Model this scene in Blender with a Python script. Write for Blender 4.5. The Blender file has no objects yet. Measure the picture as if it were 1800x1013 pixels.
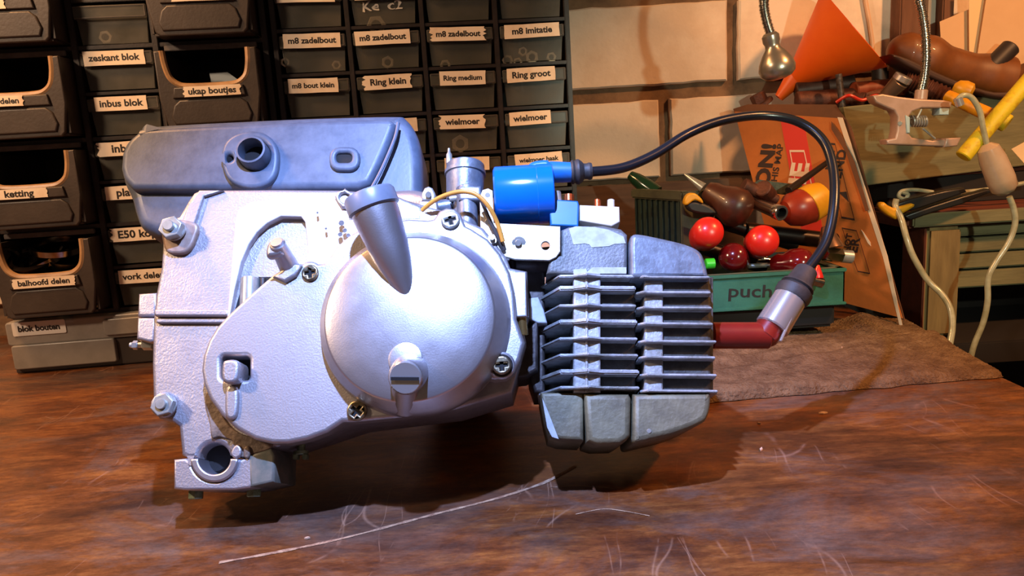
import bpy, bmesh, math, random
from mathutils import Vector, Matrix, noise
random.seed(7)
R = math.radians
SC = bpy.context.scene
COL = SC.collection
# ------------------------------------------------------------------ camera
CAM = Vector((0, 0, .235))
PITCH, ROLL, FPX = 10.5, 3.5, 1300.0
CR = Matrix.Rotation(R(90 - PITCH), 3, 'X') @ Matrix.Rotation(R(-ROLL), 3, 'Z')
cd = bpy.data.cameras.new('camera'); cd.sensor_width = 36; cd.lens = 36 * FPX / 1800; cd.clip_start = .01
cam = bpy.data.objects.new('camera', cd); COL.objects.link(cam)
cam.matrix_world = Matrix.Translation(CAM) @ CR.to_4x4()
SC.camera = cam
# ------------------------------------------------------------------ world, lights, exposure
SC.view_settings.view_transform = 'Standard'; SC.view_settings.look = 'None'
SC.view_settings.gamma = 1; SC.view_settings.use_curve_mapping = False
SC.view_settings.exposure = 0
w = bpy.data.worlds.new('world'); SC.world = w; w.use_nodes = True
w.node_tree.nodes['Background'].inputs[0].default_value = (1.0, .70, .52, 1)
w.node_tree.nodes['Background'].inputs[1].default_value = .08
def aim(o, at):
    o.rotation_euler = (Vector(at) - o.location).to_track_quat('-Z', 'Y').to_euler()
def spot(name, loc, at, col, watt, deg, blend, rad):
    l = bpy.data.lights.new(name, 'SPOT'); l.color = col; l.energy = watt; l.spot_size = R(deg); l.spot_blend = blend; l.shadow_soft_size = rad
    o = bpy.data.objects.new(name, l); COL.objects.link(o); o.location = loc; aim(o, at); return o
def area(name, loc, at, col, watt, sx, sy):
    l = bpy.data.lights.new(name, 'AREA'); l.shape = 'RECTANGLE'; l.size = sx; l.size_y = sy; l.color = col; l.energy = watt
    o = bpy.data.objects.new(name, l); COL.objects.link(o); o.location = loc; aim(o, at); return o
spot('cold_work_lamp', (-.05, .23, .66), (-.03, .50, .10), (.34, .48, 1.0), 62, 66, .75, .010)
spot('neutral_lamp', (.42, .14, .33), (.42, 1.0, .27), (.88, 1.0, .78), 8.5, 56, .45, .008)
area('warm_left_lamp', (-1.0, .10, .85), (-.2, .9, .0), (1.0, .68, .44), 9, .10, .10)
area('warm_back_lamp', (-.75, .62, .95), (-.35, .45, .0), (1.0, .48, .18), 10, .15, .15)
spot('warm_wall_lamp', (1.0, .1, 1.1), (.60, .87, .0), (1.0, .44, .16), 78, 57, .4, .05)

# ------------------------------------------------------------------ materials
def lin(h):
    h = h.lstrip('#'); v = [int(h[i:i + 2], 16) / 255 for i in (0, 2, 4)]
    return tuple(x / 12.92 if x <= .04045 else ((x + .055) / 1.055) ** 2.4 for x in v) + (1,)
MC = {}
def mat(key, c1='#808080', rough=.5, metal=0, c2=None, scale=40, bump=0, bscale=300, lo=.4, hi=.65, stretch=(1, 1, 1), coat=0, alpha=1, trans=0, rough2=None, emit=0, spec=.5, detail=6, bdist=.001):
    if key in MC: return MC[key]
    m = bpy.data.materials.new(key); m.use_nodes = True; MC[key] = m
    nt = m.node_tree; b = nt.nodes['Principled BSDF']
    b.inputs['Base Color'].default_value = lin(c1); b.inputs['Roughness'].default_value = rough; b.inputs['Metallic'].default_value = metal
    b.inputs['Coat Weight'].default_value = coat; b.inputs['Alpha'].default_value = alpha; b.inputs['Transmission Weight'].default_value = trans
    b.inputs['Specular IOR Level'].default_value = spec
    tc = nt.nodes.new('ShaderNodeTexCoord'); mp = nt.nodes.new('ShaderNodeMapping'); mp.inputs['Scale'].default_value = stretch
    nt.links.new(tc.outputs['Object'], mp.inputs[0])
    if c2:
        n = nt.nodes.new('ShaderNodeTexNoise'); n.inputs['Scale'].default_value = scale; n.inputs['Detail'].default_value = detail; n.inputs['Roughness'].default_value = .65
        r = nt.nodes.new('ShaderNodeValToRGB'); r.color_ramp.elements[0].position = lo; r.color_ramp.elements[1].position = hi
        r.color_ramp.elements[0].color = lin(c1); r.color_ramp.elements[1].color = lin(c2)
        nt.links.new(mp.outputs[0], n.inputs['Vector']); nt.links.new(n.outputs['Fac'], r.inputs[0]); nt.links.new(r.outputs[0], b.inputs['Base Color'])
        if rough2 is not None:
            q = nt.nodes.new('ShaderNodeMapRange'); q.inputs['From Min'].default_value = lo; q.inputs['From Max'].default_value = hi
            q.inputs['To Min'].default_value = rough; q.inputs['To Max'].default_value = rough2
            nt.links.new(n.outputs['Fac'], q.inputs['Value']); nt.links.new(q.outputs[0], b.inputs['Roughness'])
    if bump:
        n2 = nt.nodes.new('ShaderNodeTexNoise'); n2.inputs['Scale'].default_value = bscale; n2.inputs['Detail'].default_value = 4
        bp = nt.nodes.new('ShaderNodeBump'); bp.inputs['Strength'].default_value = bump; bp.inputs['Distance'].default_value = bdist
        nt.links.new(mp.outputs[0], n2.inputs['Vector']); nt.links.new(n2.outputs['Fac'], bp.inputs['Height']); nt.links.new(bp.outputs[0], b.inputs['Normal'])
    if emit:
        b.inputs['Emission Color'].default_value = lin(c1); b.inputs['Emission Strength'].default_value = emit
    return m
def table_material():
    m = bpy.data.materials.new('stained worktop wood'); m.use_nodes = True; nt = m.node_tree; b = nt.nodes['Principled BSDF']; N = nt.nodes.new; L = nt.links.new
    tc = N('ShaderNodeTexCoord')
    def nz(scale, st, det=8, rough=.65, dist=0):
        mp = N('ShaderNodeMapping'); mp.inputs['Scale'].default_value = st; mp.inputs['Rotation'].default_value = (0, 0, R(4)); L(tc.outputs['Object'], mp.inputs[0])
        n = N('ShaderNodeTexNoise'); n.inputs['Scale'].default_value = scale; n.inputs['Detail'].default_value = det; n.inputs['Roughness'].default_value = rough; n.inputs['Distortion'].default_value = dist
        L(mp.outputs[0], n.inputs['Vector']); return n
    def ramp(src, stops):
        r = N('ShaderNodeValToRGB'); e = r.color_ramp.elements
        e[0].position, e[0].color = stops[0]; e[1].position, e[1].color = stops[-1]
        for p, c in stops[1:-1]: x = e.new(p); x.color = c
        L(src, r.inputs[0]); return r
    def mix(f, a, c, mode='MIX'):
        x = N('ShaderNodeMix'); x.data_type = 'RGBA'; x.blend_type = mode
        if isinstance(f, float): x.inputs[0].default_value = f
        else: L(f, x.inputs[0])
        for i, s in ((6, a), (7, c)):
            if isinstance(s, tuple): x.inputs[i].default_value = s
            else: L(s, x.inputs[i])
        return x.outputs[2]
    grain = nz(13, (1, 3.6, 1), 12, .78, .35); blot = nz(7, (1, 1.5, 1), 12, .72, .5); dark = nz(2.8, (1, 2.0, 1), 12, .72, .4); fine = nz(110, (1, 2.5, 1), 12, .85)
    base = ramp(grain.outputs['Fac'], [(.32, lin('#3a1e0e')), (.5, lin('#77431e')), (.68, lin('#a56a32'))]).outputs[0]
    bl = ramp(blot.outputs['Fac'], [(.48, (0, 0, 0, 1)), (.62, (.8, .8, .8, 1))]).outputs[0]
    c = mix(bl, base, lin('#675549'))
    dk = ramp(dark.outputs['Fac'], [(.47, (0, 0, 0, 1)), (.64, (.85, .85, .85, 1))]).outputs[0]
    c = mix(dk, c, lin('#2c1a16'))
    fr = ramp(fine.outputs['Fac'], [(.38, (.38, .36, .36, 1)), (.6, (1, 1, 1, 1))]).outputs[0]
    c = mix(.7, c, fr, 'MULTIPLY')
    # fine scratches: thin bands of warped cells
    for sc, th, rot in ((9, .006, 25), (15, .007, -35), (7, .005, 80), (22, .008, 10)):
        mp = N('ShaderNodeMapping'); mp.inputs['Rotation'].default_value = (0, 0, R(rot)); mp.inputs['Scale'].default_value = (1, .12, 1); L(tc.outputs['Object'], mp.inputs[0])
        wn = nz(3.0, (1, 1, 1), 2); ad = N('ShaderNodeVectorMath'); ad.operation = 'MULTIPLY_ADD'; ad.inputs[1].default_value = (.16, .16, .16)
        L(wn.outputs['Color'], ad.inputs[0]); L(mp.outputs[0], ad.inputs[2])
        v = N('ShaderNodeTexVoronoi'); v.feature = 'DISTANCE_TO_EDGE'; v.inputs['Scale'].default_value = sc; L(ad.outputs[0], v.inputs['Vector'])
        s = ramp(v.outputs['Distance'], [(0, (1, 1, 1, 1)), (th, (0, 0, 0, 1))]).outputs[0]
        brk = ramp(nz(14, (1, 1, 1), 4).outputs['Fac'], [(.54, (0, 0, 0, 1)), (.64, (.30, .32, .32, 1))]).outputs[0]
        mk = mix(1.0, s, brk, 'MULTIPLY'); c = mix(mk, c, lin('#b08a70'))
    L(c, b.inputs['Base Color'])
    rr = ramp(blot.outputs['Fac'], [(.4, (.30, .30, .30, 1)), (.7, (.55, .55, .55, 1))]).outputs[0]; L(rr, b.inputs['Roughness'])
    bp = N('ShaderNodeBump'); bp.inputs['Strength'].default_value = .25; bp.inputs['Distance'].default_value = .001; L(grain.outputs['Fac'], bp.inputs['Height']); L(bp.outputs[0], b.inputs['Normal'])
    return m

# ------------------------------------------------------------------ frames: local x right, y into depth, z up
class Frame:
    def __init__(s, o, lean=0, turn=0, spin=0, M=None):
        s.R = M if M else (Matrix.Rotation(R(turn), 3, 'Z') @ Matrix.Rotation(R(-lean), 3, 'X') @ Matrix.Rotation(R(spin), 3, 'Y'))
        s.o = Vector(o); s.M = Matrix.Translation(s.o) @ s.R.to_4x4(); s.I = s.R.transposed()
    def at(s, px, py, d=0):
        r = s.I @ (CR @ Vector(((px - 900) / FPX, -(py - 506.5) / FPX, -1))); c = s.I @ (CAM - s.o)
        return c + r * ((d - c.y) / r.y)
    def xz(s, px, py, d=0):
        v = s.at(px, py, d); return (v.x, v.z)
    def size(s, px, py, n, d=0):
        return (s.at(px + n / 2, py, d) - s.at(px - n / 2, py, d)).length
WORLD = Frame((0, 0, 0))
def W(px, py, Y):      # world point at a depth
    return WORLD.at(px, py, Y)
def ontable(px, py, z=0.0):
    r = CR @ Vector(((px - 900) / FPX, -(py - 506.5) / FPX, -1)); return CAM + r * ((z - CAM.z) / r.z)

# ------------------------------------------------------------------ mesh builders (coordinates of the current frame)
def cr(p, n=6, closed=False):
    p = [Vector(q) for q in p]; out = []; m = len(p)
    for i in range(m if closed else m - 1):
        a, b, c, d = (p[(i - 1) % m], p[i], p[(i + 1) % m], p[(i + 2) % m]) if closed else (p[max(i - 1, 0)], p[i], p[i + 1], p[min(i + 2, m - 1)])
        for k in range(n):
            t = k / n; out.append(.5 * ((2 * b) + (c - a) * t + (2 * a - 5 * b + 4 * c - d) * t * t + (3 * b - a - 3 * c + d) * t ** 3))
    if not closed: out.append(p[-1])
    return out
def arc(cx, cy, r, a0, a1, n=16, ry=None):
    return [(cx + r * math.cos(R(a0 + (a1 - a0) * i / n)), cy - (ry or r) * math.sin(R(a0 + (a1 - a0) * i / n))) for i in range(n + 1)]
def rr(x0, y0, x1, y1, r, n=4):
    return [q for (cx, cy, a) in ((x1 - r, y0 + r, 0), (x0 + r, y0 + r, 90), (x0 + r, y1 - r, 180), (x1 - r, y1 - r, 270)) for q in arc(cx, cy, r, a, a + 90, n)]
def bm_mesh(bm, name='m'):
    me = bpy.data.meshes.new(name); bm.normal_update(); bm.to_mesh(me); bm.free(); return me
def prism(F, outs, d0, d1, bev=.0008, raw=False, res=2):
    """outlines (first outer, others holes) in photo pixels on the plane d0, or raw local (x,z), extruded to d1"""
    if not isinstance(outs[0][0], (tuple, list, Vector)): outs = [outs]
    cu = bpy.data.curves.new('c', 'CURVE'); cu.dimensions = '2D'; cu.fill_mode = 'BOTH'
    for o in outs:
        q = [tuple(p)[:2] if raw else F.xz(p[0], p[1], d0) for p in o]
        sp = cu.splines.new('POLY'); sp.points.add(len(q) - 1); sp.use_cyclic_u = True
        for i, p in enumerate(q): sp.points[i].co = (p[0], p[1], 0, 1)
    D = abs(d1 - d0); bev = min(bev, D * .45)
    cu.extrude = D / 2 - bev; cu.bevel_depth = bev; cu.offset = -bev; cu.bevel_resolution = res if bev else 0
    ob = bpy.data.objects.new('c', cu); me = bpy.data.meshes.new_from_object(ob)
    bpy.data.objects.remove(ob); bpy.data.curves.remove(cu)
    mid = (d0 + d1) / 2
    me.transform(Matrix(((1, 0, 0, 0), (0, 0, -1, mid), (0, 1, 0, 0), (0, 0, 0, 1))))
    return me
def text(s, size, bold=.0, extr=.0001, align='CENTER'):
    cu = bpy.data.curves.new('t', 'FONT'); cu.body = s; cu.size = size; cu.align_x = align; cu.align_y = 'CENTER'; cu.offset = bold * size; cu.extrude = extr; cu.resolution_u = 3
    ob = bpy.data.objects.new('t', cu); me = bpy.data.meshes.new_from_object(ob)
    bpy.data.objects.remove(ob); bpy.data.curves.remove(cu); return me
def place_text(me, c, rot=0, sx=1):   # text onto a vertical local plane facing -y
    me.transform(Matrix.Translation(c) @ Matrix.Rotation(R(rot), 4, 'Y') @ Matrix.Rotation(R(90), 4, 'X') @ Matrix.Diagonal((sx, 1, 1, 1))); return me
def lathe(P0, axis, prof, seg=32, closed=True):
    P0 = Vector(P0); ax = Vector(axis).normalized(); u = ax.orthogonal().normalized(); v = ax.cross(u); bm = bmesh.new(); rings = []
    for a, r in prof:
        if r < 1e-7: rings.append([bm.verts.new(P0 + ax * a)])
        else: rings.append([bm.verts.new(P0 + ax * a + (u * math.cos(2 * math.pi * k / seg) + v * math.sin(2 * math.pi * k / seg)) * r) for k in range(seg)])
    for A, B in zip(rings, rings[1:]):
        for k in range(seg):
            q = [A[k % len(A)], A[(k + 1) % len(A)], B[(k + 1) % len(B)], B[k % len(B)]]
            u2 = []
            for x in q:
                if x not in u2: u2.append(x)
            if len(u2) > 2:
                try: bm.faces.new(u2)
                except ValueError: pass
    if closed:
        for rg in (rings[0], rings[-1]):
            if len(rg) > 2: bm.faces.new(rg)
    bmesh.ops.recalc_face_normals(bm, faces=bm.faces)
    return bm_mesh(bm)
def rod(P0, P1, r, r2=None, seg=20, bev=None):
    P0, P1 = Vector(P0), Vector(P1); L_ = (P1 - P0).length; r2 = r if r2 is None else r2; b = min(r, r2, L_) * .12 if bev is None else bev
    return lathe(P0, P1 - P0, [(0, 0), (0, r - b), (b, r), (L_ - b, r2), (L_, r2 - b), (L_, 0)], seg)
def tube(pts, r, seg=12, n=8, smooth=True, closed=False):
    P = cr(pts, n, closed) if smooth else [Vector(p) for p in pts]; m = len(P); bm = bmesh.new(); rings = []; up = None
    for i, p in enumerate(P):
        t = ((P[(i + 1) % m] - P[i - 1]) if closed else (P[min(i + 1, m - 1)] - P[max(i - 1, 0)])).normalized()
        up = t.orthogonal().normalized() if up is None else (up - t * up.dot(t)).normalized()
        v = t.cross(up); rad = r if not callable(r) else r(i / (m - 1))
        rings.append([bm.verts.new(p + (up * math.cos(2 * math.pi * k / seg) + v * math.sin(2 * math.pi * k / seg)) * rad) for k in range(seg)])
    prs = list(zip(rings, rings[1:])) + ([(rings[-1], rings[0])] if closed else [])
    for A, B in prs:
        for k in range(seg): bm.faces.new((A[k], A[(k + 1) % seg], B[(k + 1) % seg], B[k]))
    if not closed: bm.faces.new(rings[0]); bm.faces.new(rings[-1])
    bmesh.ops.recalc_face_normals(bm, faces=bm.faces); return bm_mesh(bm)
def box(x0, x1, y0, y1, z0, z1, bev=.0006):
    bm = bmesh.new(); bmesh.ops.create_cube(bm, size=1)
    for v in bm.verts: v.co = Vector(((x0 + x1) / 2 + v.co.x * (x1 - x0), (y0 + y1) / 2 + v.co.y * (y1 - y0), (z0 + z1) / 2 + v.co.z * (z1 - z0)))
    if bev: bmesh.ops.bevel(bm, geom=bm.edges[:], offset=min(bev, abs(x1 - x0) * .4, abs(y1 - y0) * .4, abs(z1 - z0) * .4), segments=2, affect='EDGES')
    return bm_mesh(bm)
def slab(pts, vec, bev=.0006):   # polygon of 3D points pushed along vec
    bm = bmesh.new(); vs = [bm.verts.new(p) for p in pts]; f = bm.faces.new(vs); r = bmesh.ops.extrude_face_region(bm, geom=[f])
    for g in r['geom']:
        if isinstance(g, bmesh.types.BMVert): g.co += Vector(vec)
    bmesh.ops.recalc_face_normals(bm, faces=bm.faces)
    if bev: bmesh.ops.bevel(bm, geom=bm.edges[:], offset=bev, segments=2, affect='EDGES', clamp_overlap=True)
    return bm_mesh(bm)
def join(*ms):
    bm = bmesh.new()
    for i, m in enumerate(ms):
        k = len(bm.faces); bm.from_mesh(m); bm.faces.ensure_lookup_table()
        bpy.data.meshes.remove(m)
    return bm_mesh(bm)
def join_mats(pairs):   # [(mesh, slot index)]
    bm = bmesh.new()
    for m, s in pairs:
        k = len(bm.faces); bm.from_mesh(m); bm.faces.ensure_lookup_table()
        for f in bm.faces[k:]: f.material_index = s
        bpy.data.meshes.remove(m)
    return bm_mesh(bm)
def put(name, me, m, F=WORLD, parent=None, sharp=38, flat=False):
    o = bpy.data.objects.new(name, me); me.name = name
    for x in (m if isinstance(m, (list, tuple)) else [m]): me.materials.append(x)
    if parent:
        r = parent
        while r.parent: r = r.parent
        me.transform(r.matrix_basis.inverted() @ F.M); o.parent = parent
    else:
        me.transform(F.M); xs = [v.co for v in me.vertices]
        c = Vector(((min(v.x for v in xs) + max(v.x for v in xs)) / 2, (min(v.y for v in xs) + max(v.y for v in xs)) / 2, min(v.z for v in xs)))
        me.transform(Matrix.Translation(-c)); o.matrix_basis = Matrix.Translation(c)
    if not flat:
        me.shade_smooth(); me.set_sharp_from_angle(angle=R(sharp))
    COL.objects.link(o); return o
def tag(o, label=None, cat=None, group=None, kind=None):
    if label: o['label'] = label
    if cat: o['category'] = cat
    if group: o['group'] = group
    if kind: o['kind'] = kind
    return o
def thing(name, label, cat, F=None, loc=None, group=None):
    o = bpy.data.objects.new(name, None); o.empty_display_size = .02; COL.objects.link(o)
    o.matrix_basis = F.M.copy() if F else Matrix.Translation(loc)
    return tag(o, label, cat, group)
def dup(root, M, label=None):
    r = root.copy(); COL.objects.link(r); r.matrix_basis = M
    if label: r['label'] = label
    for ch in root.children:
        c = ch.copy(); COL.objects.link(c); c.parent = r
        for g in ch.children:
            d = g.copy(); COL.objects.link(d); d.parent = c
    return r

# ------------------------------------------------------------------ setting: brick wall, floor, side wall
brickm = mat('white painted brick', '#dccbb6', .85, c2='#c0a893', scale=9, bump=.5, bscale=120, lo=.45, hi=.75)
brickm2 = mat('worn painted brick', '#cdb7a0', .85, c2='#e0d0bc', scale=7, bump=.5, bscale=120)
mortm = mat('dirty mortar', '#7c6148', .95, c2='#5a4534', scale=25, bump=.9, bscale=90)
WY = 1.13
WF = Frame((0, WY, 0))
wall = put('wall_back', box(-1.6, 1.7, WY + .012, WY + .12, -.85, 1.6, 0), mortm, flat=True); tag(wall, kind='structure')
za = [WF.at(1140, y).z for y in (150, 8, 172, 300)]
pitch = za[0] - WF.at(1140, 312).z
bx = [WF.at(x, y).x for x, y in ((1279, 80), (1299, 80), (1163, 240), (1179, 240))]
BL, BH = .262, za[1] - za[0]
def brick(x0, x1, z0, z1, k):
    bm = bmesh.new(); nx, nz = 12, 7; out = []
    # front face with chipped outline
    o = []
    for i in range(nx): o.append((x0 + (x1 - x0) * i / nx, z0))
    for i in range(nz): o.append((x1, z0 + (z1 - z0) * i / nz))
    for i in range(nx): o.append((x1 - (x1 - x0) * i / nx, z1))
    for i in range(nz): o.append((x0, z1 - (z1 - z0) * i / nz))
    fr = []; bk = []
    cx, cz = (x0 + x1) / 2, (z0 + z1) / 2
    for i, (x, z) in enumerate(o):
        n = noise.noise(Vector((x * 60, z * 60, k))) * .0022
        x2 = x + (n if x < cx else -n); z2 = z + (n if z < cz else -n) + noise.noise(Vector((x * 25, 3, k))) * .0012
        bk.append(bm.verts.new((x2, WY + .03, z2))); fr.append(bm.verts.new((x2, WY + .003, z2)))
        out.append(bm.verts.new((x2 + (cx - x2) * .02, WY, z2 + (cz - z2) * .04)))
    m = len(o)
    for A, B in ((bk, fr), (fr, out)):
        for i in range(m): bm.faces.new((A[i], A[(i + 1) % m], B[(i + 1) % m], B[i]))
    bm.faces.new(out); bmesh.ops.recalc_face_normals(bm, faces=bm.faces); return bm_mesh(bm)
k = 0
for row in range(-2, 6):
    z0 = za[0] + row * pitch; odd = row % 2
    base = (bx[1] if not odd else bx[3]); g = bx[1] - bx[0]
    for c in range(-8, 3):
        x0 = base + c * (BL + g)
        if x0 > 1.6 or x0 + BL < -1.5: continue
        k += 1; put('brick', brick(x0, x0 + BL, z0, z0 + BH, k), brickm if (k * 7) % 3 else brickm2, parent=wall, sharp=25)
wl = put('wall_left', box(-1.72, -1.6, -.8, WY + .1, -.85, 1.6, 0), mat('whitewashed side wall', '#a58d78', .9, c2='#8d7663', scale=3, bump=.4, bscale=40), flat=True); tag(wl, kind='structure')
fl = put('floor', box(-1.8, 2.0, -.8, WY + .1, -.90, -.85, 0), mat('concrete floor', '#3a302a', .9, c2='#2a221d', bump=.3), flat=True); tag(fl, kind='structure')
# wooden upright and pipes against the wall, upper right
upm = mat('brown painted timber', '#6b4630', .8, c2='#573522', scale=14, stretch=(4, 4, .6), bump=.3)
def upright(xa, xb, y0, y1, label, m=upm, dep=.03):
    F = Frame((0, WY - dep, 0)); a = F.at(xa, y1); b = F.at(xb, y1)
    o = put('trim_1', box(a.x, b.x, WY - dep, WY - .0005, -.8, .9, .002), m); tag(o, kind='structure'); return o
upright(1582, 1622, 0, 60, '')
o = upright(1656, 1676, 0, 60, '', dep=.02); o.name = 'trim_2'

# ------------------------------------------------------------------ workbench
TX = .452
bench = thing('workbench', 'worn reddish brown wooden workbench carrying the engine', 'workbench', loc=(0, .5, -.85))
put('bench_top', box(-1.35, TX, .05, WY - .001, -.035, 0, .0015), table_material(), parent=bench)
legm = mat('dark bench timber', '#3b241a', .8, c2='#2b1811', scale=20, bump=.3)
for x in (-1.27, TX - .08):
    for y in (.12, WY - .09):
        put('leg', box(x, x + .07, y, y + .07, -.85, -.035), legm, parent=bench)
# the long scratch drawn across the top
def ribbon(pts, wd, z=.00035):
    P = cr([ontable(x, y) for x, y in pts], 10); bm = bmesh.new(); L_ = []
    for i, p in enumerate(P):
        t = (P[min(i + 1, len(P) - 1)] - P[max(i - 1, 0)]).normalized(); s = Vector((-t.y, t.x, 0)) * wd * (.6 + .5 * noise.noise(p * 90) + .3)
        L_.append([bm.verts.new(p + s + Vector((0, 0, z))), bm.verts.new(p - s + Vector((0, 0, z)))])
    for i in range(len(L_) - 1):
        bm.faces.new((L_[i][0], L_[i][1], L_[i + 1][1], L_[i + 1][0]))
    return bm_mesh(bm)
scm = mat('pale scratch', '#a08468', .9, c2='#6e4d3a', scale=200)
put('scratch', ribbon([(385, 990), (470, 975), (560, 957), (640, 938), (760, 906), (870, 878), (950, 852), (990, 832), (1012, 820)], .0015), scm, parent=bench, flat=True)
put('scratch', ribbon([(1012, 905), (1060, 896), (1100, 900), (1142, 908)], .0005), scm, parent=bench, flat=True)
put('scratch', ribbon([(965, 858), (1020, 855), (1083, 860)], .0004), scm, parent=bench, flat=True)
chm = mat('wood chip', '#c9a88a', .8)
for i, (x, y, s) in enumerate(((1447, 726, .004), (1338, 790, .0035), (1334, 744, .002), (540, 946, .002), (1480, 611, .002))):
    p = ontable(x, y, .001 if i < 4 else .012); a = i * 1.1
    tag(put('wood_chip', slab([p + Vector((math.cos(a + t) * s * (1 if t in (0, 3.1) else .35), math.sin(a + t) * s * (1 if t in (0, 3.1) else .35), -.0008)) for t in (0, 1.4, 3.1, 4.5)], (0, 0, .0015), .0002), chm),
        ('pale splinter lying on the bench right of the brown cloth edge', 'thin pale splinter standing out on the bench right of the engine shadow', 'tiny pale crumb beside the engine shadow edge', 'tiny pale crumb on the bench near the front scratch', 'tiny pale crumb lying on the brown cloth')[i], 'debris')

# ------------------------------------------------------------------ drawer cabinets
CF = Frame((-.55, .905, 0), turn=5.5)
black = mat('black cabinet plastic', '#1d1715', .45, c2='#2c2320', scale=60, bump=.15)
smoke = mat('smoky drawer plastic', '#5a5a52', .28, c2='#78746a', scale=12, alpha=.42, lo=.4, hi=.8, rough2=.55)
smoked = mat('dusty drawer rim', '#5a5149', .5, c2='#3f3833', scale=30, alpha=.93)
binm = mat('dark brown bin plastic', '#3a322d', .45, c2='#473e38', scale=16, bump=.15)
rimm = mat('worn bin edge highlight', '#b08a62', .4, c2='#8a6a4a', scale=40)  # pale colour stands for light caught along the worn bin edges
paper = mat('yellowed paper label', '#f2e0c8', .7, c2='#d4b38e', scale=22, lo=.5, hi=.8)
ink = mat('black print', '#1c1512', .6)
xr = [CF.at(x, 130).x for x in (490, 619.5, 749, 877, 1001)]
zr = [CF.at(935, y).z for y in (35, 112, 189, 263)]
pr = (zr[0] - zr[3]) / 3
CD = .135
def frame_mesh(xs, zs, t, dep, skip=()):
    ms = [box(x - t / 2, x + t / 2, 0, dep, zs[-1], zs[0], .0008) for x in xs]
    ms += [box(xs[0], xs[-1], .001, dep, z - t * .35, z + t * .35, .0006) for z in zs]
    ms.append(box(xs[0], xs[-1], dep, dep + .003, zs[-1], zs[0], 0))
    return join(*ms)
rows = [zr[0] + pr * 2, zr[0] + pr] + zr
while rows[-1] - pr > .01: rows.append(rows[-1] - pr)
cabR = thing('drawer_cabinet', 'black cabinet of small smoky drawers at the middle, its right side against the brick wall', 'cabinet', Frame(CF.M @ Vector(((xr[0] + xr[-1]) / 2, 0, 0)), turn=5.5))
rows_full = rows + ([.0015] if rows[-1] > .004 else [])
put('frame', frame_mesh(xr, rows_full, .0062, CD), black, CF, cabR)
def label_piece(s, cx, cz, w_, h_, par, d=-.0016, rot=0, size=None, torn=0, seed=0, off=0):
    rnd = random.Random(seed); o = []
    pts = [(-w_ / 2, -h_ / 2), (w_ / 2, -h_ / 2), (w_ / 2, h_ / 2), (-w_ / 2, h_ / 2)]
    for i in range(4):
        a, b = pts[i], pts[(i + 1) % 4]; n = 8 if torn and i in (1, 3) else 3
        for k in range(n):
            t = k / n; j = torn * h_ * .22 if (torn and i in (1, 3)) else h_ * .02
            o.append((a[0] + (b[0] - a[0]) * t + rnd.uniform(-j, j), a[1] + (b[1] - a[1]) * t + rnd.uniform(-h_ * .02, h_ * .02)))
    c, s_ = math.cos(R(rot)), math.sin(R(rot)); o = [(cx + x * c - y * s_, cz + x * s_ + y * c) for x, y in o]
    ms = [(prism(CF, o, d, d + .0005, 0, raw=True), 0)]
    if s:
        t = text(s, size or h_ * .62, .030, .00005); wt = max(v.co.x for v in t.vertices) - min(v.co.x for v in t.vertices); t.transform(Matrix.Scale(min(1, w_ * .84 / (wt * 1.08)), 4)); place_text(t, (cx + off, d - .0001, cz), -rot, 1.08); ms.append((t, 1))
    return put('label', join_mats(ms), [paper, ink], CF, par, flat=True)
def small_drawer(x0, x1, z0, z1, par, s, seed, lw=.72, tilt=0, lab=True, torn=0, off=0, size=None):
    g = .0045; x0 += g; x1 -= g; z0 += .0035; z1 -= .004; h = z1 - z0; w_ = x1 - x0; zl = z1 - h * .36
    body = join(prism(CF, [(x0 + .004, z0), (x1 - .004, z0), (x1 - .0015, zl), (x0 + .0015, zl)], .004, .0056, .0005, raw=True),
                prism(CF, rr(x0, zl - .001, x1, z1 - .002, .0015, 2), -.0006, .0016, .0006, raw=True),
                box(x0 + .004, x0 + .0052, .0056, CD * .9, z0, zl, 0), box(x1 - .0052, x1 - .004, .0056, CD * .9, z0, zl, 0), box(x0 + .004, x1 - .004, .0056, CD * .9, z0, z0 + .0012, 0))
    d = put('drawer', body, smoke, CF, par)
    # ridged label holder
    put('label_holder', join(box(x0 + .001, x1 - .001, -.0012, -.0004, z1 - .0040, z1 - .0028, .0003), box(x0 + .001, x1 - .001, -.0012, -.0004, zl, zl + .0012, .0003), box(x1 - .0026, x1 - .001, -.0012, -.0004, zl, z1 - .003, .0003)), smoked, CF, d)
    if lab: label_piece(s, (x0 + x1) / 2 - w_ * .03 + off, (zl + z1) / 2 - .0008, w_ * lw, h * .37, d, rot=tilt, torn=torn, seed=seed, size=size)
    return d
names = {(1, 0): 'blok revisie', (1, 1): 'kroon', (1, 2): 'krukas', (2, 0): 'm8 zadelbout', (2, 1): 'm8 zadelbout', (2, 2): 'm8 zadelbout', (2, 3): 'm8 imitatie',
         (3, 0): 'm8 bout klein', (3, 1): 'Ring klein', (3, 2): 'Ring medium', (3, 3): 'Ring groot', (4, 2): 'wielmoer', (4, 3): 'wielmoer', (5, 3): 'wielmoer haak'}
marker = mat('white marker paint', '#cfc8bb', .6)
drawers = {}
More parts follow.
